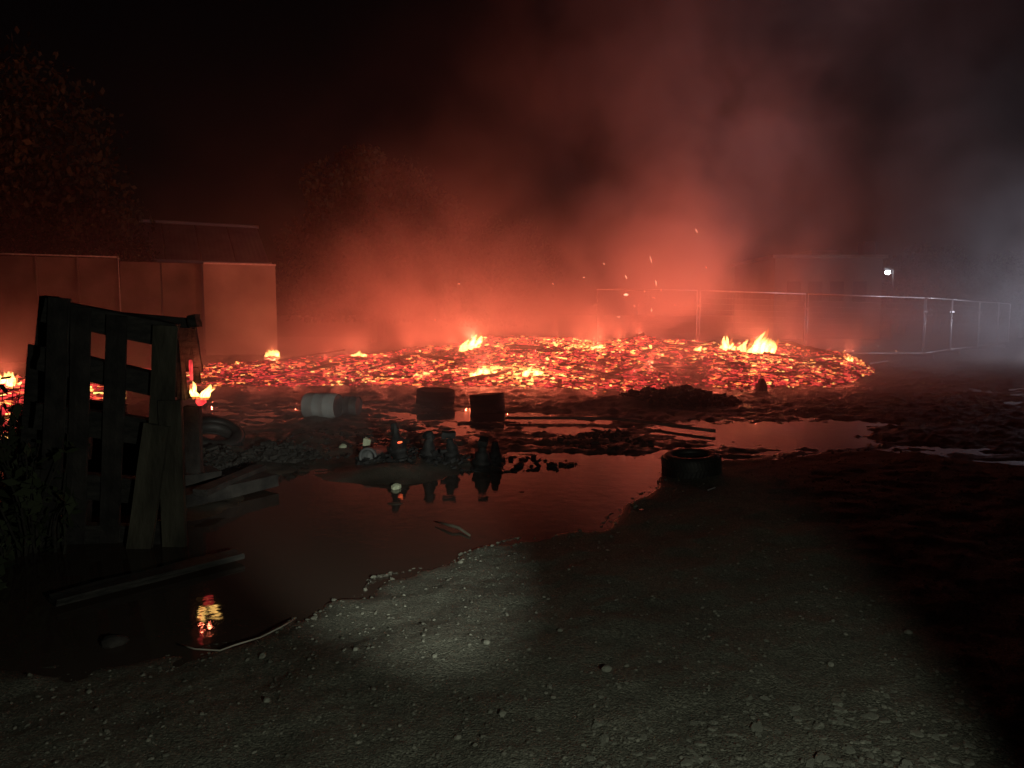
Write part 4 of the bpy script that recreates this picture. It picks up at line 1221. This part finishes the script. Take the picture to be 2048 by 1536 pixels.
# ------------------------------------------------------------------ smoke
def smoke_mat():
    m, t, out = new_mat('smoke')
    geo = t.n('ShaderNodeNewGeometry')
    sp = t.n('ShaderNodeSeparateXYZ'); t.l(geo.outputs['Position'], sp.inputs[0])
    X, Y, Z = sp.outputs
    M = t.m
    # swirling domain
    w1 = t.n('ShaderNodeTexNoise'); w1.inputs['Scale'].default_value = 0.22; w1.inputs['Detail'].default_value = 2
    t.l(geo.outputs['Position'], w1.inputs['Vector'])
    ws = t.n('ShaderNodeVectorMath', operation='SUBTRACT'); t.l(w1.outputs['Color'], ws.inputs[0]); ws.inputs[1].default_value = (.5, .5, .5)
    wm = t.n('ShaderNodeVectorMath', operation='SCALE'); t.l(ws.outputs[0], wm.inputs[0]); wm.inputs['Scale'].default_value = 6.0
    pos = t.n('ShaderNodeVectorMath', operation='ADD'); t.l(geo.outputs['Position'], pos.inputs[0]); t.l(wm.outputs[0], pos.inputs[1])
    nz = t.n('ShaderNodeTexNoise'); nz.inputs['Scale'].default_value = 0.34; nz.inputs['Detail'].default_value = 4; nz.inputs['Roughness'].default_value = .52
    t.l(pos.outputs[0], nz.inputs['Vector'])
    mr = t.n('ShaderNodeMapRange', interpolation_type='SMOOTHSTEP'); t.l(nz.outputs['Fac'], mr.inputs['Value'])
    mr.inputs['From Min'].default_value = .37; mr.inputs['From Max'].default_value = .64; mr.inputs['To Min'].default_value = .05; mr.inputs['To Max'].default_value = 1.4
    N = mr.outputs[0]
    sw = t.n('ShaderNodeSeparateXYZ'); t.l(wm.outputs[0], sw.inputs[0])
    XW = M('ADD', X, M('MULTIPLY', sw.outputs[0], .35))
    def gauss(v, c, w):
        q = M('DIVIDE', M('SUBTRACT', v, c), w)
        return M('EXPONENT', M('MULTIPLY', M('MULTIPLY', q, q), -1.0))
    def plume(x0, kx, w0, s, yc, wy, dens, zfade=None, z0=0.0):
        c = M('MULTIPLY_ADD', Z, kx, x0); w = M('MULTIPLY_ADD', Z, s, w0)
        g = M('MULTIPLY', gauss(XW, c, w), gauss(Y, yc, M('MULTIPLY_ADD', Z, .12, wy)))
        if zfade: g = M('MULTIPLY', g, gauss(Z, z0, zfade))
        return M('MULTIPLY', g, dens)
    A = plume(-2.6, -.02, 2.7, -.15, 22.5, 2.2, .30, 3.3)
    B = plume(2.9, .52, 1.9, -.09, 22.0, 1.7, .42, 4.6)
    B2 = plume(3.0, .30, 3.4, .16, 23.5, 3.2, .075, 11.0, 3.0)
    B3 = plume(1.2, .1, 4.6, 0, 22.5, 2.4, .16, 2.2)
    low = M('MULTIPLY', M('MULTIPLY', M('EXPONENT', M('MULTIPLY', Z, -.62)), gauss(X, 2.5, 13.0)), gauss(Y, 23.0, 7.0))
    low = M('MULTIPLY', low, .10)
    mist = M('MULTIPLY', M('MULTIPLY', M('EXPONENT', M('MULTIPLY', Z, -1.25)), gauss(Y, 13.6, 4.8)), gauss(X, 2.0, 12.0))
    mist = M('MULTIPLY', mist, .21)
    def puff(cx, cy, cz, rx, ry, rz, dens):
        return M('MULTIPLY', M('MULTIPLY', M('MULTIPLY', gauss(XW, cx, rx), gauss(Y, cy, ry)), gauss(Z, cz, rz)), dens)
    puffs = M('ADD', M('ADD', puff(10.8, 19.5, .5, 2.0, 2.6, 1.1, .20), puff(3.6, 15.6, .4, 1.5, 1.5, .7, .16)), puff(-5.0, 13.2, .35, 2.2, 2.0, .7, .16))
    right = M('MULTIPLY', M('MULTIPLY', gauss(X, 18.5, 6.5), gauss(Y, 22.5, 8.0)), M('EXPONENT', M('MULTIPLY', Z, -.30)))
    right = M('MULTIPLY', right, .10)
    tot = M('ADD', M('ADD', A, B), M('ADD', M('ADD', B2, B3), M('ADD', M('ADD', low, puffs), right)))
    d = M('ADD', M('MULTIPLY', tot, N), M('MULTIPLY', mist, M('MULTIPLY_ADD', N, .75, .28)))
    d = M('ADD', d, M('MULTIPLY', gauss(Z, 0, 6.0), .0010))
    vs = t.n('ShaderNodeVolumePrincipled')
    vs.inputs['Color'].default_value = (.80, .78, .80, 1)
    vs.inputs['Anisotropy'].default_value = 0.15
    t.l(d, vs.inputs['Density'])
    t.l(vs.outputs[0], out.inputs['Volume'])
    return m
M_smoke = smoke_mat()
M_smoke.cycles.volume_sampling = 'MULTIPLE_IMPORTANCE'
bm = bmesh.new()
box_pts(bm, [Vector((-26, 6.0, -.6)), Vector((34, 6.0, -.6)), Vector((34, 39, -.6)), Vector((-26, 39, -.6))],
        [Vector((-26, 6.0, 15)), Vector((34, 6.0, 15)), Vector((34, 39, 15)), Vector((-26, 39, 15))])
tag(bm_obj('smoke', bm, M_smoke), 'red-lit smoke rolling up from the embers and drifting right', 'smoke', kind='stuff')
